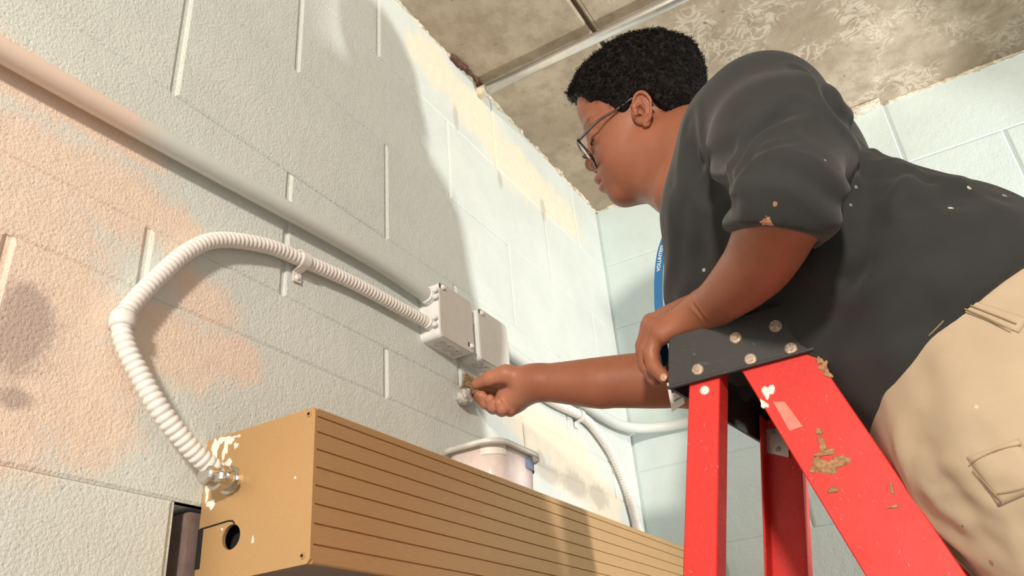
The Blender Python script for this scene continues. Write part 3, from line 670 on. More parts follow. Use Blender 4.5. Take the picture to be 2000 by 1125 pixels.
def on_tub(s0, s1, z0, z1, off, lead=0.0):
    o = rrect(TX, TY, .0662 + off, .0482 + off, .028, 12); n = len(o); i0, i1 = int(s0 * n), int(s1 * n); V = []; F = []
    pts = [o[i % n] for i in range(i0, i1 + 1)]
    if lead: pts = [np.array([pts[0][0] - lead, pts[0][1]])] + pts
    for p in pts: V += [(p[0], p[1], z0), (p[0], p[1], z1)]
    F = [[2 * k, 2 * k + 2, 2 * k + 3, 2 * k + 1] for k in range(len(pts) - 1)]; return np.array(V), F
obj('paint_smear', on_tub(0.76, 0.99, TZ + .060, TZ + .0755, .0006), M_WHITE, tub).modifiers.new('thick', 'SOLIDIFY').thickness = 0.0005
bt = obj('tape_label', on_tub(0.0, 0.17, TZ + .053, TZ + .070, .0012, .018), M_BLUET, tub); bt['label'] = 'blue-grey strip of tape'
md = bt.modifiers.new('thick', 'SOLIDIFY'); md.thickness = 0.0006

# lumpy painted plug on the wall below the boxes
def lump_fn(P):
    c = PY(905, 776, -0.010); d = ell(P, c, (0.013, 0.011, 0.013))
    for i in range(9):
        a = i * 0.7; d = sm(d, np.linalg.norm(P - (c + np.array([math.cos(a) * .010, -.006 + .004 * math.sin(3 * a), math.sin(a) * .010])).astype(np.float32), axis=1) - 0.0042, 0.003)
    return sm(d, cone(P, c, PY(905, 776, 0.002), .013, .016), 0.004)
c_ = PY(905, 776, -0.01); VF = polygonise(lump_fn, c_ - 0.026, c_ + 0.026, 0.0016)
VF = (VF[0][:], VF[1]); lo_ = obj('cable_plug', VF, simple('paint_smeared_plug', (0.50, 0.48, 0.46), 0.6, var=0.25, scale=200, bump=0.8, bscale=250, bdist=0.004), None, True); tag(lo_, 'lumpy paint-smeared cable plug on the wall under the brush', 'cable plug')

# ------------------------------------------------------------------ the person
def skin_mat():
    t = NT('brown_skin'); p = t.objc()
    n1 = t.noise(p, 14, 4, 0.6); n2 = t.noise(p, 260, 3, 0.6)
    c = t.mix(t.smooth(n1, 0.3, 0.7), (0.305, 0.110, 0.062), (0.350, 0.132, 0.076))
    at_ = t.n('ShaderNodeAttribute', attribute_name='lip'); c = t.mix(at_.outputs['Fac'], c, (0.37, 0.135, 0.115))
    a2 = t.n('ShaderNodeAttribute', attribute_name='dark'); c = t.mix(a2.outputs['Fac'], c, (0.02, 0.012, 0.01))
    a3 = t.n('ShaderNodeAttribute', attribute_name='palm'); c = t.mix(a3.outputs['Fac'], c, (0.58, 0.25, 0.16))
    t.b.inputs['Subsurface Weight'].default_value = 0.10; t.b.inputs['Subsurface Radius'].default_value = (0.010, 0.004, 0.002); t.b.inputs['Subsurface Scale'].default_value = 0.6
    return t.done(c, 0.47, 0.0, t.bump(n2, 0.10, 0.0008), 0.4)
M_SKIN = skin_mat()
def cloth(name, col, var, weave, rough, spots=None):
    t = NT(name); p = t.pos(); n1 = t.noise(p, 9, 4, 0.6); n2 = t.noise(p, weave, 2, 0.5)
    c = t.mix(t.smooth(n1, 0.3, 0.7), tuple(x * (1 - var) for x in col), tuple(x * (1 + var) for x in col))
    if spots:
        wp = t.math('MULTIPLY', t.math('SUBTRACT', t.noise(p, 130, 3, 0.7), 0.5), 3.2)
        for (q, r_, sc, amt) in spots:
            v = t.n('ShaderNodeVectorMath', operation='SUBTRACT'); t.l(p, v.inputs[0]); v.inputs[1].default_value = (q[0], q[1], q[2] + Z0)
            d = t.math('ADD', t.math('MULTIPLY', t.length(v.outputs[0]), 1 / r_), wp); c = t.mix(t.math('MULTIPLY', t.smooth(d, 1.05, 0.9), amt), c, sc)
    t.b.inputs['Sheen Weight'].default_value = 0.12
    return t.done(c, rough, 0.0, t.bump(n2, 0.12, 0.0012), 0.25)

# frame of the head: forward, up, and towards the left ear
HC = np.array([1.072, -0.414, 0.869]); HF = nrm((-0.114, 0.991, -0.068)); HU = np.array((-0.297, 0.031, 0.954)); HU = nrm(HU - HF * (HF @ HU)); HL = np.cross(HU, HF); HL = HL if HL[0] < 0 else -HL
HR = np.stack([HF, HU, HL])
def head_local(P): return ((P - HC.astype(np.float32)) @ HR.T.astype(np.float32)).astype(np.float32)
def head_world(q): return HC + np.asarray(q, float) @ HR
XM = 1.06
NECKB = np.array([1.055, -0.515, 0.765])
def sym(Q): R_ = Q.copy(); R_[:, 2] = np.abs(R_[:, 2]); return R_
def face_sdf(P):
    Q = head_local(P); S_ = sym(Q)
    d = ell(Q, (-.010, .055, 0), (.096, .086, .074))
    d = sm(d, ell(Q, (.040, .062, 0), (.062, .058, .060)), .02)
    d = sm(d, ell(Q, (.030, -.022, 0), (.064, .080, .064)), .03)
    d = sm(d, ell(S_, (.040, -.045, .036), (.044, .046, .030)), .02)
    d = sm(d, cone(S_, (-.004, -.052, .048), (.062, -.093, .014), .023, .021), .025)
    d = sm(d, ell(Q, (.070, -.096, 0), (.022, .020, .024)), .016)
    d = sm(d, ell(Q, (.018, -.086, 0), (.050, .023, .044)), .022)
    d = sm(d, cone(S_, (.086, .030, 0), (.074, .028, .040), .013, .011), .014)
    d = sm(d, ell(Q, (.078, -.062, 0), (.022, .030, .034)), .016)
    d = ssub(d, ell(S_, (.109, .004, .034), (.020, .014, .018)), .014)
    d = sm(d, ell(S_, (.079, .002, .034), (.0125, .0125, .0155)), .006)
    nose = cone(Q, (.090, .018, 0), (.103, -.022, 0), .008, .0105)
    nose = sm(nose, ell(Q, (.103, -.028, 0), (.0135, .0115, .013)), .008)
    nose = sm(nose, ell(S_, (.094, -.034, .0140), (.0135, .0100, .0100)), .005)
    d = sm(d, nose, .010)
    d = ssub(d, ell(S_, (.1000, -.0435, .0085), (.0070, .0056, .0048)), .002)
    d = sm(d, ell(Q, (.0940, -.0585, 0), (.0150, .0085, .0235)), .0045)
    d = sm(d, ell(Q, (.0905, -.0745, 0), (.0150, .0095, .0205)), .0045)
    d = ssub(d, ell(Q, (.1055, -.0662, 0), (.019, .0022, .030)), .0018)
    # neck, flowing into the shoulders
    n = cone(P, head_world((-.022, -.045, 0)), NECKB, .063, .074); n = sm(n, cone(P, head_world((.012, -.088, 0)), NECKB + np.array([0, .05, -.05]), .040, .060), .03)
    d = sm(d, n, .028)
    return d
def ear_sdf(P):
    S_ = sym(head_local(P))
    T_ = np.array([[.92, 0, -.38], [0, 1, 0], [.38, 0, .92]])
    e = ell(S_, (-.012, -.001, .0790), (.0150, .0262, .0050), T_)
    e = sm(e, ell(S_, (-.004, -.002, .074), (.013, .022, .006)), .006)
    a = np.radians(np.linspace(-100, 190, 20)); hx = [(-.0125 - .0150 * math.cos(t) * (1 if math.sin(t) > 0 else .82), .001 + .0250 * math.sin(t), .0835 + .0050 * math.cos(t)) for t in a]
    e = sm(e, chain(S_, hx, [.0024 + .0008 * math.sin(max(0, t)) for t in a], .0008), .0012)
    e = sm(e, ell(S_, (-.0095, -.0255, .0800), (.0068, .0070, .0040)), .003)
    e = ssub(e, ell(S_, (-.0060, -.0045, .0850), (.0070, .0100, .0090)), .0012)
    e = ssub(e, ell(S_, (-.0030, -.0085, .0800), (.0035, .0040, .0100)), .001)
    e = ssub(e, ell(S_, (-.0110, .0140, .0865), (.0075, .0040, .0050)), .001)
    e = ssub(e, chain(S_, [(-.0215, .013, .0905), (-.0230, .000, .0905), (-.0195, -.012, .0890)], [.0022, .0022, .0018], .001), .001)
    e = sm(e, chain(S_, [(-.0165, .0125, .0850), (-.0185, .000, .0860), (-.0160, -.0125, .0845), (-.0095, -.0170, .0825)], [.0020, .0023, .0022, .0020], .001), .0012)
    e = sm(e, chain(S_, [(-.0165, .006, .0850), (-.008, .0075, .0835), (.0015, .0050, .0790)], [.0020, .0018, .0018], .001), .001)
    return sm(e, cone(S_, (.0030, -.0080, .0765), (.0015, -.0060, .0825), .0042, .0028), .0015)
# arms
EL = PX(1540, 388, 0.76); WL_ = PX(1376, 612, 0.962); SL = np.array([0.895, -0.612, 0.676])
SR = np.array([1.225, -0.555, 0.69]); ER = PX(1385, 735, 1.20); WR_ = PX(1042, 747, 1.128)
def limb(P, pts, rad, n=16, k=.006):
    Q = np.array([np.append(p, r_ * 1.0) for p, r_ in zip(pts, rad)]); s = np.concatenate([[0], np.cumsum(np.linalg.norm(np.diff(Q[:, :3], axis=0), axis=1))]); o = []
    for t in np.linspace(0, s[-1], n):
        w = np.exp(-((s - t) / (.16 * s[-1])) ** 2); A = np.stack([w, w * (s - t)], 1); sol = np.linalg.lstsq(A * 1.0, Q * w[:, None], rcond=None)[0]; o.append(sol[0])
    o = np.array(o); return chain(P, list(o[:, :3]), list(o[:, 3]), k)
def handL_sdf(P):
    ax = nrm(WL_ - EL); side_ = nrm(np.cross(ax, (0, 0, 1)))
    d = chain(P, [SL, lerp(SL, EL, .6), EL], [.058, .050, .046], .02)
    d = sm(d, limb(P, [EL, PX(1508, 464, .81), PX(1480, 516, .855), PX(1444, 554, .89), PX(1412, 582, .922), WL_], [.0405, .0405, .0380, .0335, .0290, .0262]), .02)
    # metacarpals and fingers, little finger nearest to the viewer
    mc = [PX(1287, 645, .955), PX(1275, 641, .975), PX(1270, 636, .997), PX(1272, 630, 1.018)]
    back = PX(1352, 618, .978); back2 = PX(1358, 604, 1.0)
    pal = cone(P, WL_, PX(1318, 637, .965), .026, .019); pal = sm(pal, cone(P, back2, PX(1298, 628, 1.005), .022, .017), .02)
    pal = sm(pal, cone(P, PX(1335, 630, .958), PX(1296, 655, .952), .017, .012), .012)
    d = sm(d, pal, .02)
    for i, m in enumerate(mc):
        d = sm(d, cone(P, lerp(back, back2, i / 3), m, .016, .0128), .012)
    F_ = [([mc[0], PX(1271, 690, .957), PX(1277, 716, .9555), PX(1297, 737, .953)], [.0125, .0108, .0095, .0085]),
          ([mc[1], PX(1259, 686, .979), PX(1262, 715, .978), PX(1280, 742, .976)], [.0130, .0115, .0100, .0088]),
          ([mc[2], PX(1258, 676, 1.001), PX(1260, 706, 1.000), PX(1275, 738, .999)], [.0132, .0118, .0102, .009]),
          ([mc[3], PX(1262, 664, 1.022), PX(1262, 695, 1.022), PX(1274, 725, 1.021)], [.0130, .0115, .0100, .009])]
    for pts, rad in F_: d = sm(d, chain(P, pts, rad, .004), .0045)
    th = chain(P, [PX(1350, 612, 1.01), PX(1335, 625, 1.045), PX(1330, 640, 1.07), PX(1325, 650, 1.09)], [.017, .0145, .0125, .0105], .006)
    return sm(d, th, .012)
def handR_sdf(P):
    d = chain(P, [SR, lerp(SR, ER, .6), ER], [.058, .050, .046], .02)
    m1 = PX(1285, 741, 1.178); m2 = PX(1150, 748, 1.152)
    d = sm(d, limb(P, [ER, m1, m2, lerp(m2, WR_, .55), WR_], [.046, .0445, .0385, .0320, .0275]), .03)
    pal = cone(P, WR_, PX(1000, 776, 1.142), .0265, .0275); pal = sm(pal, cone(P, PX(1022, 760, 1.145), PX(986, 780, 1.158), .025, .020), .015); pal = sm(pal, cone(P, PX(1012, 754, 1.150), PX(962, 766, 1.156), .020, .013), .010)
    d = sm(d, pal, .02)
    th = chain(P, [PX(1022, 740, 1.118), PX(988, 731, 1.100), PX(956, 739, 1.095), PX(931, 750, 1.100)], [.0195, .0155, .0122, .0092], .006)
    d = sm(d, th, .010)
    for pts, rad in (([PX(988, 776, 1.160), PX(953, 786, 1.142), PX(938, 775, 1.122), PX(928, 762, 1.110)], [.0135, .0118, .0102, .0085]),
                     ([PX(1000, 786, 1.166), PX(964, 795, 1.148), PX(948, 786, 1.126), PX(941, 772, 1.114)], [.0138, .0122, .0105, .0088]),
                     ([PX(1010, 790, 1.166), PX(980, 800, 1.146), PX(964, 794, 1.126), PX(957, 780, 1.116)], [.0132, .0118, .0102, .0086]),
                     ([PX(1018, 788, 1.160), PX(996, 801, 1.140), PX(982, 799, 1.124), PX(975, 787, 1.116)], [.0122, .0108, .0094, .008])):
        d = sm(d, chain(P, pts, rad, .004), .0042)
    return d
# torso: chest, bust, belly, hips along a forward-leaning spine
SPD = np.array([0, -0.597, -0.802]); SPN = np.array([0, 0.802, -0.597]); SPR = np.stack([np.array([1.0, 0, 0]), SPD, SPN])
def torso_sdf(P, g=0.0):
    S_ = P.copy(); S_[:, 0] = XM + np.abs(P[:, 0] - XM)
    d = ell(P, (XM, -.592, .682), (.190 + g, .138 + g, .120 + g), SPR)
    d = sm(d, ell(P, (XM, -.640, .525), (.195 + g, .180 + g, .124 + g), SPR), .03)
    d = sm(d, ell(P, (XM, -.745, .405), (.205 + g, .180 + g, .140 + g), SPR), .05)
    d = sm(d, ell(S_, (XM + .055, -.530, .610), (.100 + g, .098 + g, .095 + g)), .05)
    d = sm(d, cone(S_, (XM, -.555, .755), (XM + .150, -.620, .690), .064 + g, .068 + g), .04)
    return d
HEM0 = PX(2000, 520, 0.88); HEMD = nrm(PX(1690, 850, 0.97)[1:] - HEM0[1:]); HEMN = np.array([0, HEMD[1], -HEMD[0]]); HEMN = HEMN if HEMN[2] < 0 else -HEMN
def shirt_sdf(P):
    d = torso_sdf(P, .004)
    # hanging front of the shirt
    d = sm(d, ell(P, (XM + .01, -.475, .530), (.095, .080, .080)), .05)
    d = sm(d, ell(P, (XM, -.600, .390), (.120, .075, .085)), .05)
    d = sm(d, ell(P, (XM, -.690, .330), (.165, .085, .110)), .04)
    # near sleeve and far sleeve
    fwd = nrm(WL_ - EL); hemL = PX(1507, 464, lerp(EL, WL_, .28)[0])
    s1 = chain(P, [SL + np.array([.03, .0, .005]), lerp(SL, EL, .5) + np.array([0, -.010, .004]), EL], [.080, .074, .053], .03)
    s1 = sm(s1, chain(P, [EL, PX(1507, 466, .81), PX(1478, 521, .855)], [.051, .0485, .047], .012), .02)
    nl = nrm(MCAM[1] * .978 - MCAM[0] * .207); s1 = np.maximum(s1, (P - hemL.astype(np.float32)) @ nl.astype(np.float32))
    inner = 9.0 + 0 * chain(P, [EL, PX(1507, 466, .81), PX(1478, 521, .855)], [.0435, .0445, .042], .012); s1 = np.maximum(s1, -np.maximum(inner, -((P - hemL.astype(np.float32)) @ nl.astype(np.float32)) - .012))
    s2 = chain(P, [SR - np.array([.03, 0, 0]), lerp(SR, ER, .5), ER], [.092, .078, .068], .03)
    s2 = sm(s2, cone(P, ER, lerp(ER, WR_, .2), .062, .052), .02); fr = nrm(WR_ - ER); s2 = np.maximum(s2, (P - lerp(ER, WR_, .06).astype(np.float32)) @ fr.astype(np.float32))
    d = sm(d, s1, .022); d = sm(d, s2, .03)
    # crew neck: cut along a plane and hollow round the neck
    up_ = nrm(head_world((-.03, -.03, 0)) - NECKB); nk = cone(P, head_world((-.022, -.045, 0)), NECKB, .063, .074)
    d = np.maximum(d, (P - COLP.astype(np.float32)) @ COLN.astype(np.float32) - np.maximum(0, (np.linalg.norm((P - COLP.astype(np.float32)), axis=1) - .12)) * 1.2)
    return np.maximum(d, ((P - HEM0.astype(np.float32)) @ HEMN.astype(np.float32)))
COLP = lerp(PX(1340, 215, 1.03), PX(1312, 380, 1.03), .5); COLN = nrm(np.array([0.0, .86, .50]))
HIPX = 0.105
def pants_sdf(P, g=0.0):
    S_ = P.copy(); S_[:, 0] = XM + np.abs(P[:, 0] - XM)
    d = ell(P, (XM, -.775, .260), (.198 + g, .160 + g, .170 + g))
    d = sm(d, ell(P, (XM, -.775, .360), (.185, .122, .120)), .03)
    d = sm(d, ell(S_, (XM + .085, -.845, .235), (.112, .112, .12)), .05)
    d = sm(d, chain(S_, [(XM + HIPX - .010, -.765, .200), (XM + HIPX - .005, -.832, -.02), (XM + HIPX + .0, -.895, -.20), (XM + HIPX - .015, -.955, -.42), (XM + HIPX - .03, -.985, -.535)], [.115, .102, .088, .078, .072], .05), .05)
    return np.maximum(d, -(P[:, 2] + .555))

person = empty('person', (XM, -0.93, -0.57), 'person in glasses, charcoal sleeved shirt and khaki cargo trousers leaning over the ladder, painting', 'person')
print('skin...')
V1, F1 = polygonise(face_sdf, HC - np.array([.145, .20, .20]), HC + np.array([.135, .15, .17]), 0.0017)
V2, F2 = polygonise(handL_sdf, np.array([.66, -.74, .33]), np.array([1.11, -.35, .80]), 0.0022)
V3, F3 = polygonise(handR_sdf, np.array([1.05, -.66, .36]), np.array([1.32, -.01, .80]), 0.0022)
V4, F4 = polygonise(lambda P: np.minimum(torso_sdf(P) + .02, pants_sdf(P) + .02), np.array([.7, -1.1, -.6]), np.array([1.42, -.3, .90]), 0.012)
EARS = []
for s_ in (1, -1):
    c = head_world((-.011, 0, s_ * .080)); v_, f_ = polygonise(ear_sdf, c - .036, c + .036, .0011); EARS.append((relax(v_, f_, 1, .3), f_))
for v_, f_ in EARS: F1 = np.concatenate([F1, f_ + len(V1)]); V1 = np.concatenate([V1, v_])
V1 = relax(V1, F1, 1, .25); V2 = relax(V2, F2, 2, .4); V3 = relax(V3, F3, 2, .4)
V2 = fold(V2, F2, [([(1351, 588), (1368, 612), (1384, 632)], .0035, .0016)], bvh_of(V2, F2))
BV = np.concatenate([V1, V2, V3, V4]); BF = np.concatenate([F1, F2 + len(V1), F3 + len(V1) + len(V2), F4 + len(V1) + len(V2) + len(V3)])
body = obj('body', (BV, BF), M_SKIN, person, True)
Q1 = head_local(BV.astype(np.float32)); ish = np.zeros(len(BV), bool); ish[:len(V1)] = True
def sstep(v, a, b_): t = np.clip((v - a) / (b_ - a), 0, 1); return t * t * (3 - 2 * t)
aS = np.abs(Q1[:, 2])
lipm = np.where(ish, sstep(np.sqrt(((Q1[:, 1] + .0660) / .0145) ** 2 + (aS / .0255) ** 2), 1.05, .85) * (Q1[:, 0] > .082), 0)
dark = np.where(ish, np.maximum(sstep(np.sqrt(((Q1[:, 0] - .1005) / .0066) ** 2 + ((Q1[:, 1] + .0425) / .005) ** 2 + ((aS - .0078) / .0046) ** 2), 1.15, .8),  # nostril shade painted into the skin colour, then the brow hair
                                .55 * sstep(np.sqrt(((Q1[:, 1] - .030) / .0045) ** 2 + ((aS - .036) / .019) ** 2), 1.3, .5) * (Q1[:, 0] > .05)), 0)
palm = np.zeros(len(BV)); r3 = slice(len(V1) + len(V2), len(V1) + len(V2) + len(V3)); pc_ = PX(985, 762, 1.13); N3 = vnormals(V3, F3)
palm[r3] = sstep(np.linalg.norm(V3 - pc_, axis=1), .085, .035) * sstep(-N3[:, 0], -.1, .5) * .75
for nm, arr in (('lip', lipm), ('dark', dark), ('palm', palm)):
    at_ = body.data.attributes.new(nm, 'FLOAT', 'POINT'); at_.data.foreach_set('value', np.asarray(arr, np.float32))

# finger nail of the little finger
nail_c = PX(1296, 737, .9445)
M_NAIL = simple('finger_nail', (0.52, 0.28, 0.20), 0.3)
obj('fingernail', polygonise(lambda P: ell(P, nail_c, (.0016, .0052, .0058)), nail_c - .009, nail_c + .009, .001), M_NAIL, person, True)

# clothes
print('shirt...')
SV, SF = polygonise(shirt_sdf, np.array([.62, -1.06, .22]), np.array([1.42, -.32, .88]), 0.0043)
SV = relax(SV, SF, 2, .4); sb = bvh_of(SV, SF)
SV = fold(SV, SF, [([(1440, 345), (1455, 290), (1490, 250), (1560, 210)], .008, .007), ([(1450, 350), (1475, 290), (1530, 262)], .006, .005), ([(1375, 330), (1420, 300), (1480, 250), (1545, 215)], .012, .004),
                   ([(1440, 350), (1480, 300), (1540, 275)], .007, .004), ([(1350, 250), (1358, 320), (1385, 365), (1430, 390)], .014, .008), ([(1470, 330), (1560, 335), (1640, 395), (1668, 430)], .010, .005),
                   ([(1560, 140), (1620, 190), (1665, 245), (1688, 290)], .009, .006), ([(1690, 300), (1700, 400), (1650, 520)], .016, .010), ([(1720, 300), (1770, 330), (1830, 350)], .012, .009), ([(1735, 285), (1750, 330), (1745, 380)], .009, .006), ([(1790, 320), (1800, 360), (1780, 400)], .009, .005), ([(1700, 330), (1790, 350), (1880, 390)], .012, .006),
                   ([(1650, 520), (1740, 440), (1850, 390), (1960, 380)], .018, .007), ([(1690, 560), (1790, 500), (1900, 440)], .020, .006), ([(1600, 600), (1660, 540), (1720, 470)], .015, .006),
                   ([(1620, 640), (1700, 640), (1780, 600)], .018, .005), ([(1345, 420), (1365, 480), (1350, 560)], .014, .005), ([(1330, 400), (1330, 500), (1310, 600)], .012, .004)], sb)
SV = relax(SV, SF, 1, .3); sb = bvh_of(SV, SF)
def spot(px, py, r_, col, amt=1.0): q = hit(sb, px, py); return [(q, r_, col, amt)] if q is not None else []
WHT = (.70, .68, .62); SKN = (.55, .27, .17)
spots = spot(1498, 436, .0060, SKN) + spot(1504, 446, .0045, SKN) + spot(1612, 313, 0.0019, WHT) + spot(1857, 406, 0.0030, WHT) + spot(1893, 366, 0.0025, WHT, .7) + spot(1962, 382, 0.0028, WHT, .6) + spot(1514, 398, 0.0017, SKN, .6) + spot(1375, 527, 0.0022, WHT, .6) + spot(1672, 365, 0.0022, WHT, .35) + spot(1662, 400, 0.0017, WHT, .3)
M_SHIRT = cloth('charcoal_cotton', (0.031, 0.033, 0.034), .10, 900, .86, spots)
shirt = obj('shirt', (SV, SF), M_SHIRT, person, True)
print('pants...')
TV, TF = polygonise(pants_sdf, np.array([.74, -1.12, -.58]), np.array([1.38, -.58, .50]), 0.0065)
TV = relax(TV, TF, 2, .4); tb = bvh_of(TV, TF)
TV = fold(TV, TF, [([(1760, 700), (1800, 760), (1810, 830)], .02, .004), ([(1830, 700), (1900, 700), (1960, 680)], .02, .004), ([(1800, 1020), (1850, 1060), (1900, 1110)], .012, .007), ([(1850, 960), (1900, 1000), (1940, 1040)], .010, .006), ([(1820, 930), (1880, 930), (1900, 915)], .008, .004), ([(1800, 900), (1860, 960), (1960, 990)], .014, .006), ([(1790, 860), (1850, 880), (1900, 870)], .014, .004), ([(1830, 1000), (1900, 1040), (1990, 1050)], .014, .006), ([(1780, 760), (1800, 850), (1830, 960)], .02, .005), ([(1930, 1060), (1960, 1100)], .01, .004)], tb)
tb = bvh_of(TV, TF)
def tspot(px, py, r_, col, amt=1.0): q = hit(tb, px, py); return [(q, r_, col, amt)] if q is not None else []
M_PANTS = cloth('khaki_cotton', (0.51, 0.405, 0.29), .06, 700, .85, tspot(1936, 1100, 0.0022, (.25, .14, .07), .7) + tspot(1880, 1027, 0.0011, (.05, .03, .02), .8) + tspot(1908, 795, 0.0022, (.75, .66, .5), .6))
pants = obj('trousers', (TV, TF), M_PANTS, person, True)
def on_cloth(bvh, pts, out_=0.002):
    Q = []
    for a, b_ in pts:
        h_ = hit(bvh, a, b_)
        if h_ is not None: Q.append(h_ - nrm(ray(a, b_)) * out_)
    return np.array(Q)
def flap(name, poly, bvh, th, mat, parent, n=10):
    """a stitched-on panel that follows the cloth; poly = its four corners on the cloth"""
    a, b_, c, d = [np.array(p, float) for p in poly]; V = []; G = np.zeros((n + 1, n + 1), int); bad = False
    for lay in (0.0005, th):
        for i in range(n + 1):
            for j in range(n + 1):
                p = (a * (1 - i / n) + b_ * i / n) * (1 - j / n) + (d * (1 - i / n) + c * i / n) * j / n
                h_ = hit(bvh, *p)
                if h_ is None: return None
                e = min(i, j, n - i, n - j); V.append(h_ - nrm(ray(*p)) * (lay if (e > 0 or lay < .001) else lay * .35))
    m = n + 1; F = []
    for i in range(n):
        for j in range(n):
            k = i * m + j; F += [[m * m + k, m * m + k + m, m * m + k + m + 1, m * m + k + 1]]
    rim_ = [i * m for i in range(m)] + [n * m + j for j in range(1, m)] + [i * m + n for i in range(n - 1, -1, -1)] + [j for j in range(n - 1, 0, -1)]
    for k in range(len(rim_)): p0, p1 = rim_[k], rim_[(k + 1) % len(rim_)]; F.append([p0, p1, m * m + p1, m * m + p0])
    return obj(name, fixn((np.array(V), F)), mat, parent, True)
M_STITCH = simple('tan_stitching', (0.36, 0.26, 0.16), .8)
fp = flap('cargo_flap', ((1888, 893), (1990, 856), (2040, 950), (1950, 990)), tb, .004, M_PANTS, pants)
fp2 = flap('side_pocket', ((1880, 580), (2010, 622), (1990, 650), (1866, 603)), tb, .003, M_PANTS, pants)
for pts in ([(1893, 905), (1945, 880), (1995, 868)], [(1900, 915), (1925, 945), (1957, 980)], [(1945, 965), (1985, 958), (2010, 950)], [(1880, 590), (1930, 610), (1985, 632)], [(1872, 598), (1925, 620), (1975, 645)], [(1760, 705), (1830, 640), (1878, 585)]):
    q = on_cloth(tb, pts, .0048)
    if len(q) >= 2: obj('seam', tube(resample(q, .004), .0007, 5), M_STITCH, pants)
for sx in (-1, 1):
    c = np.array([XM + sx * .078, -.93, -.575])
    def shoe(P, c=c):
        d = cone(P, c + np.array([0, -.06, .045]), c + np.array([0, .11, .030]), .046, .034); return np.maximum(d, -(P[:, 2] - c[2] + .002))
    obj('shoe', polygonise(shoe, c - np.array([.06, .13, .01]), c + np.array([.06, .17, .11]), .006), M_CAP, person, True)

# hair: tight dark curls
print('hair...')
def vnoise(P, s, seed=0):
    g = np.random.default_rng(seed); T = g.random((32, 32, 32)).astype(np.float32) - .5; q = P * s; i = np.floor(q).astype(int); f_ = q - i; f_ = f_ * f_ * (3 - 2 * f_); r_ = 0
    for a in (0, 1):
        for b_ in (0, 1):
            for c in (0, 1):
                w = (f_[:, 0] if a else 1 - f_[:, 0]) * (f_[:, 1] if b_ else 1 - f_[:, 1]) * (f_[:, 2] if c else 1 - f_[:, 2]); r_ = r_ + w * T[(i[:, 0] + a) % 32, (i[:, 1] + b_) % 32, (i[:, 2] + c) % 32]
    return r_
HLX = [-.13, -.095, -.075, -.060, -.045, -.034, -.028, .004, .012, .020, .030, .040, .050, .060, .070, .082, .098, .13]
HLY = [-.045, -.045, -.042, -.034, -.018, .002, .018, .022, .014, .012, .018, .036, .047, .052, .058, .078, .090, .10]
def hair_sdf(P):
    Q = head_local(P)
    d = ell(Q, (-.010, .055, 0), (.096, .086, .074)); d = sm(d, ell(Q, (.040, .062, 0), (.062, .058, .060)), .02); d = sm(d, ell(Q, (-.015, -.01, 0), (.078, .07, .066)), .03)
    um = np.interp(Q[:, 0], HLX, HLY); edge = Q[:, 1] - um
    top = np.clip((Q[:, 1] - .035) / .075, 0, 1); th = .006 + .012 * top * top * (3 - 2 * top) + .004 * np.clip((-Q[:, 0] - .02) / .06, 0, 1)
    th = th * np.clip(edge / .012 + .25, 0, 1)
    nz = vnoise(Q, 105, 1) * .008 + vnoise(Q, 210, 2) * .005 + vnoise(Q, 45, 3) * .006
    return np.maximum(d - th + nz * np.clip(top + .35, 0, 1), (um - Q[:, 1]) * .8 + nz * .6)
HV, HFc = polygonise(hair_sdf, HC - np.array([.17, .17, .10]), HC + np.array([.15, .16, .22]), 0.0022)
HN = vnormals(HV, HFc); QH = head_local(HV.astype(np.float32)); ok = np.where((QH[:, 1] - np.interp(QH[:, 0], HLX, HLY) > .006))[0]
pick = RNG.choice(ok, 8500, replace=len(ok) < 8500); CV = []; CF = []
for i in pick:
    p, n = HV[i] - HN[i] * .001, nrm(HN[i] + RNG.normal(0, .35, 3)); L_ = RNG.uniform(.003, .0085); cr = RNG.uniform(.0012, .0022); ph = RNG.uniform(0, 6.28)
    a = nrm(np.cross(n, (0.3, 0.5, 0.8))); b_ = np.cross(n, a); ts = np.linspace(0, 1, 8)
    path = np.array([p + n * L_ * t + cr * min(1, t * 3) * (math.cos(ph + 11 * t) * a + math.sin(ph + 11 * t) * b_) for t in ts])
    k = len(CV) * 24; P_ = path; T_ = np.gradient(P_, axis=0); s1 = np.cross(T_, n + .01); s1 /= np.linalg.norm(s1, axis=1)[:, None] + 1e-9; s2 = np.cross(T_, s1); s2 /= np.linalg.norm(s2, axis=1)[:, None] + 1e-9
    rr = .00042; ring = np.stack([P_ + rr * s1, P_ + rr * (-.5 * s1 + .87 * s2), P_ + rr * (-.5 * s1 - .87 * s2)], 1).reshape(-1, 3); CV.append(ring)
    base_f = np.array([[3 * t + q, 3 * t + (q + 1) % 3, 3 * t + 3 + (q + 1) % 3, 3 * t + 3 + q] for t in range(7) for q in range(3)]); CF.append(base_f + k)
M_HAIR = simple('black_curly_hair', (0.011, 0.009, 0.008), .75, var=.3, scale=200, bump=.4, bscale=400, bdist=.002, spec=.2)
hair = obj('hair', (HV, HFc), M_HAIR, person, True)
cur = obj('curls', (np.concatenate(CV), np.concatenate(CF)), M_HAIR, hair, True); cur['kind'] = 'stuff'
# lashes of the lowered eye
M_LASH = simple('eyelashes', (0.012, 0.009, 0.008), .7)
for s_ in (-1, 1):
    lp = [head_world((.0915 - .010 * t * t, -.0062 - .0015 * t + .0035 * t * t, s_ * (.034 + .0145 * t))) for t in np.linspace(-1, 1, 9)]
    obj('eyelashes', tube(lp, [.0004, .0008, .0010, .0011, .0012, .0012, .0011, .0009, .0005], 6), M_LASH, person)

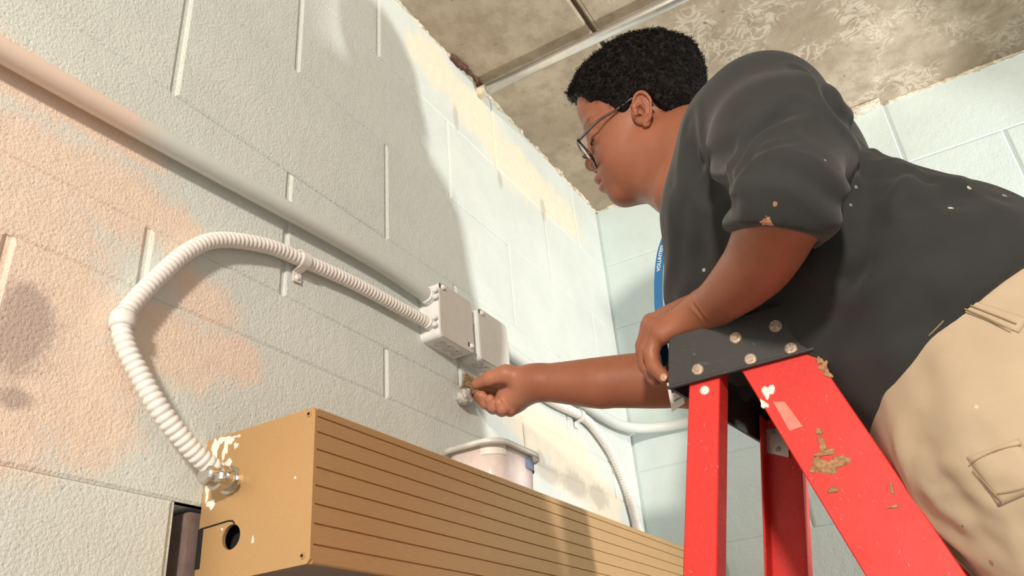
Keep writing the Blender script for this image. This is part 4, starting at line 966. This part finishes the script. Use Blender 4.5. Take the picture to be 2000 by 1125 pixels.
# ------------------------------------------------------------------ glasses
gl = empty('eyeglasses', head_world((.09, -.03, 0)), 'thin dark-rimmed eyeglasses with silver temples on the face of the person', 'eyeglasses')
M_FRAME = simple('dark_metal_frame', (0.035, 0.025, 0.03), .22, .6); M_TEMPLE = simple('polished_gunmetal', (0.24, 0.22, 0.25), .16, 1.0)
tg = NT('lens_glass'); tg.b.inputs['Transmission Weight'].default_value = 1.0; tg.b.inputs['IOR'].default_value = 1.12; nl_ = tg.noise(tg.objc(), 3); M_LENS = tg.done((0.97, 0.98, 0.97), tg.math('MULTIPLY', nl_, 0.02), 0.0)
def lens_pt(s_, a, b_):
    """point on the lens surface: a across (out +), b up; raked so that the lower edge lies nearer to the cheek"""
    w = .0375 + a; return head_world((.1125 - 2.2 * max(0, w - .01) ** 2 + (b_ - .02) * .40, -.0215 + b_ + .00, s_ * w))
def lens_outline(k=40):
    o = []
    for t in np.linspace(0, 2 * np.pi, k, endpoint=False):
        c, s = math.cos(t), math.sin(t); e = .48; o.append((.0285 * np.sign(c) * abs(c) ** e, .0215 * np.sign(s) * abs(s) ** e))
    return o
for s_ in (1, -1):
    o = lens_outline(); P_ = np.array([lens_pt(s_, a, b_) for a, b_ in o]); nn = nrm(HF * .95 - HU * .35 + HL * s_ * .2)
    Pc = np.vstack([P_, P_[:1], P_[1:2]]); obj('rim', tube(Pc, [.0019 if b_ > -.006 else .0026 for a, b_ in o + o[:2]], 8, False), M_FRAME, gl, True)
    k = len(P_); V_ = np.vstack([P_ - nn * .0008, P_ + nn * .0008]); obj('lens', fixn((V_, [list(range(k)), [k + i for i in range(k)][::-1]] + [[i, (i + 1) % k, k + (i + 1) % k, k + i] for i in range(k)])), M_LENS, gl)
    h0 = lens_pt(s_, .0295, .0165); tpn = [h0, lerp(h0, head_world((.065, .0105, s_ * .0735)), .15), head_world((.065, .0105, s_ * .0735)), head_world((.03, .0180, s_ * .0735)), head_world((-.004, .0245, s_ * .0770)), head_world((-.022, .014, s_ * .0800)), head_world((-.028, -.002, s_ * .0795))]
    tm = obj('temple', tube(resample(tpn, .004), .0021, 8), M_TEMPLE, gl, True); obj('hinge', bevel(box(h0 - .0024, h0 + .0024), .0008, 1), M_FRAME, tm)
obj('bridge', tube(resample([lens_pt(1, -.0275, .010), head_world((.1165, -.008, 0)), lens_pt(-1, -.0275, .010)], .002), .0014, 8), M_FRAME, gl, True)

# ------------------------------------------------------------------ lanyard with badge
ln = empty('lanyard', PX(1318, 790, 1.03), 'blue VOLUNTEER lanyard with a white badge hanging from the neck behind the hand', 'lanyard')
M_LAN = simple('blue_webbing', (0.012, 0.155, 0.40), .6, bump=.3, bscale=900); M_PRINT = simple('white_print', (.85, .86, .86), .6); M_CARD = simple('white_card', (.80, .79, .77), .35); M_NAVY = simple('navy_print', (.03, .035, .14), .5); M_GREYP = simple('grey_print', (.22, .22, .24), .5)
def ribbon(path, wdir, w, th, nd):
    P_ = np.asarray(path); wd, nd = np.asarray(wdir, float), np.asarray(nd, float); V = []
    for i, q in enumerate(P_): ww = wd if wd.ndim == 1 else wd[i]; V += [q - ww * w / 2, q + ww * w / 2, q + ww * w / 2 + nd * th, q - ww * w / 2 + nd * th]
    F = [[0, 1, 2, 3], [4 * (len(P_) - 1) + k for k in (3, 2, 1, 0)]]
    for i in range(len(P_) - 1):
        for k in range(4): F.append([4 * i + k, 4 * i + (k + 1) % 4, 4 * i + 4 + (k + 1) % 4, 4 * i + 4 + k])
    return fixn((np.array(V), F))
LXX = 1.035
lp = resample([PX(1312, 400, LXX), PX(1303, 455, LXX), PX(1292, 492, LXX), PX(1287, 530, LXX), PX(1286, 575, LXX), PX(1290, 640, LXX), PX(1303, 715, LXX)], .006)
wv = []
for i in range(len(lp)): T_ = nrm(lp[min(i + 1, len(lp) - 1)] - lp[max(i - 1, 0)]); wv.append(nrm(np.cross((-1.0, 0, 0), T_)))
obj('strap', ribbon(lp, np.array(wv), .0125, .0012, (-1, 0, 0)), M_LAN, ln)
obj('far_strap', ribbon(lp + np.array([.07, .002, .0]), np.array(wv), .0125, .0012, (-1, 0, 0)), M_LAN, ln)
fc = bpy.data.curves.new('lettering', 'FONT'); fc.body = 'VOLUNTEER'; fc.size = .0125; fc.align_x = 'CENTER'; fc.align_y = 'CENTER'; fc.extrude = .0002; fc.offset = .00025; fc.space_character = 1.02
fo = bpy.data.objects.new('lettering_tmp', fc); COL.objects.link(fo); dg = bpy.context.evaluated_depsgraph_get(); tm_ = bpy.data.meshes.new_from_object(fo.evaluated_get(dg)); bpy.data.objects.remove(fo)
tv = np.array([v.co[:] for v in tm_.vertices]); tf = [list(p.vertices) for p in tm_.polygons]
ca, cb = PX(1289.5, 531, LXX), PX(1297, 478, LXX); mid_ = (ca + cb) / 2; L0 = np.linalg.norm(cb - ca); sc_ = L0 / (tv[:, 0].max() - tv[:, 0].min())
xd = nrm(cb - ca); nd_ = np.array([-1.0, 0, 0]); yd = nrm(np.cross(nd_, xd)); s_arr = tv[:, 0] * sc_
ctr = np.array([lp[np.argmin(np.abs((lp - mid_) @ xd - s))] for s in s_arr]); ctr = mid_ + xd * s_arr[:, None] + yd * ((ctr - mid_) @ yd)[:, None]
TVx = ctr + yd * (tv[:, 1] * min(sc_ * 1.0, 1.0))[:, None] + nd_ * (.0016 + tv[:, 2])[:, None]
obj('lettering', (TVx, tf), M_PRINT, ln)
def quad(pts, th, mat, name, parent, nd=(-1, 0, 0)):
    p = np.array(pts); q = p + np.asarray(nd, float) * th; return obj(name, fixn((np.vstack([p, q]), [[0, 1, 2, 3], [4, 5, 6, 7], [0, 1, 5, 4], [1, 2, 6, 5], [2, 3, 7, 6], [3, 0, 4, 7]])), mat, parent)
bx_ = LXX - .002
cl_ = obj('clip', tube([PX(1303, 712, bx_), PX(1306, 722, bx_), PX(1309, 732, bx_)], .003, 8), M_STEEL, ln)
bd = quad([PX(1299, 728, bx_), PX(1328, 722, bx_), PX(1338, 788, bx_), PX(1313, 804, bx_)], .0015, M_CARD, 'badge', ln)
quad([PX(1305, 733, bx_ - .0016), PX(1324, 729, bx_ - .0016), PX(1328, 763, bx_ - .0016), PX(1312, 768, bx_ - .0016)], .0003, M_NAVY, 'badge_picture', bd)
quad([PX(1316, 782, bx_ - .0016), PX(1331, 774, bx_ - .0016), PX(1331.5, 777, bx_ - .0016), PX(1316.5, 785, bx_ - .0016)], .0003, M_GREYP, 'badge_text_line', bd)

# ------------------------------------------------------------------ paint brush
pb_ = empty('paintbrush', PX(930, 756, 1.108), 'short bristle paintbrush pinched in the right hand against the wall', 'paintbrush')
M_BRIS = simple('tan_bristles', (0.36, 0.25, 0.13), .7, var=.3, scale=300); M_WOOD = simple('wooden_handle', (0.40, 0.22, 0.10), .5); 
p0 = PX(934, 757, 1.110); p1 = PY(903, 752, -.004); axb = nrm(p1 - p0); upb = nrm(np.array([0, 0, 1.0]) - axb * axb[2]); sdb = np.cross(axb, upb)
BR = []
for i in range(420):
    a, b_ = RNG.uniform(-1, 1), RNG.uniform(-1, 1); s0 = p0 + upb * a * .009 + sdb * b_ * .0055; L_ = np.linalg.norm(p1 - p0) * RNG.uniform(.88, 1.04)
    e0 = s0 + axb * L_ + upb * (a * .013 + RNG.normal(0, .003)) + sdb * (b_ * .006 + RNG.normal(0, .002)); e0[1] = min(e0[1], -.0008)
    m_ = lerp(s0, e0, .55) + upb * RNG.normal(0, .0012) + np.array([0, 0, -.001]); BR.append(tube([s0, m_, e0], [.0006, .0005, .0002], 3, False))
bo = obj('bristles', join(*BR), M_BRIS, pb_, True); bo['kind'] = 'stuff'
h1 = PX(980, 764, 1.138)
fe = obj('ferrule', tube([p0 - axb * .004, p0 + axb * .006], .010, 14), M_STEEL, pb_, True)
obj('handle', tube(resample([p0 - axb * .003, lerp(p0, h1, .4), h1], .006), .0062, 10), M_WOOD, pb_, True)
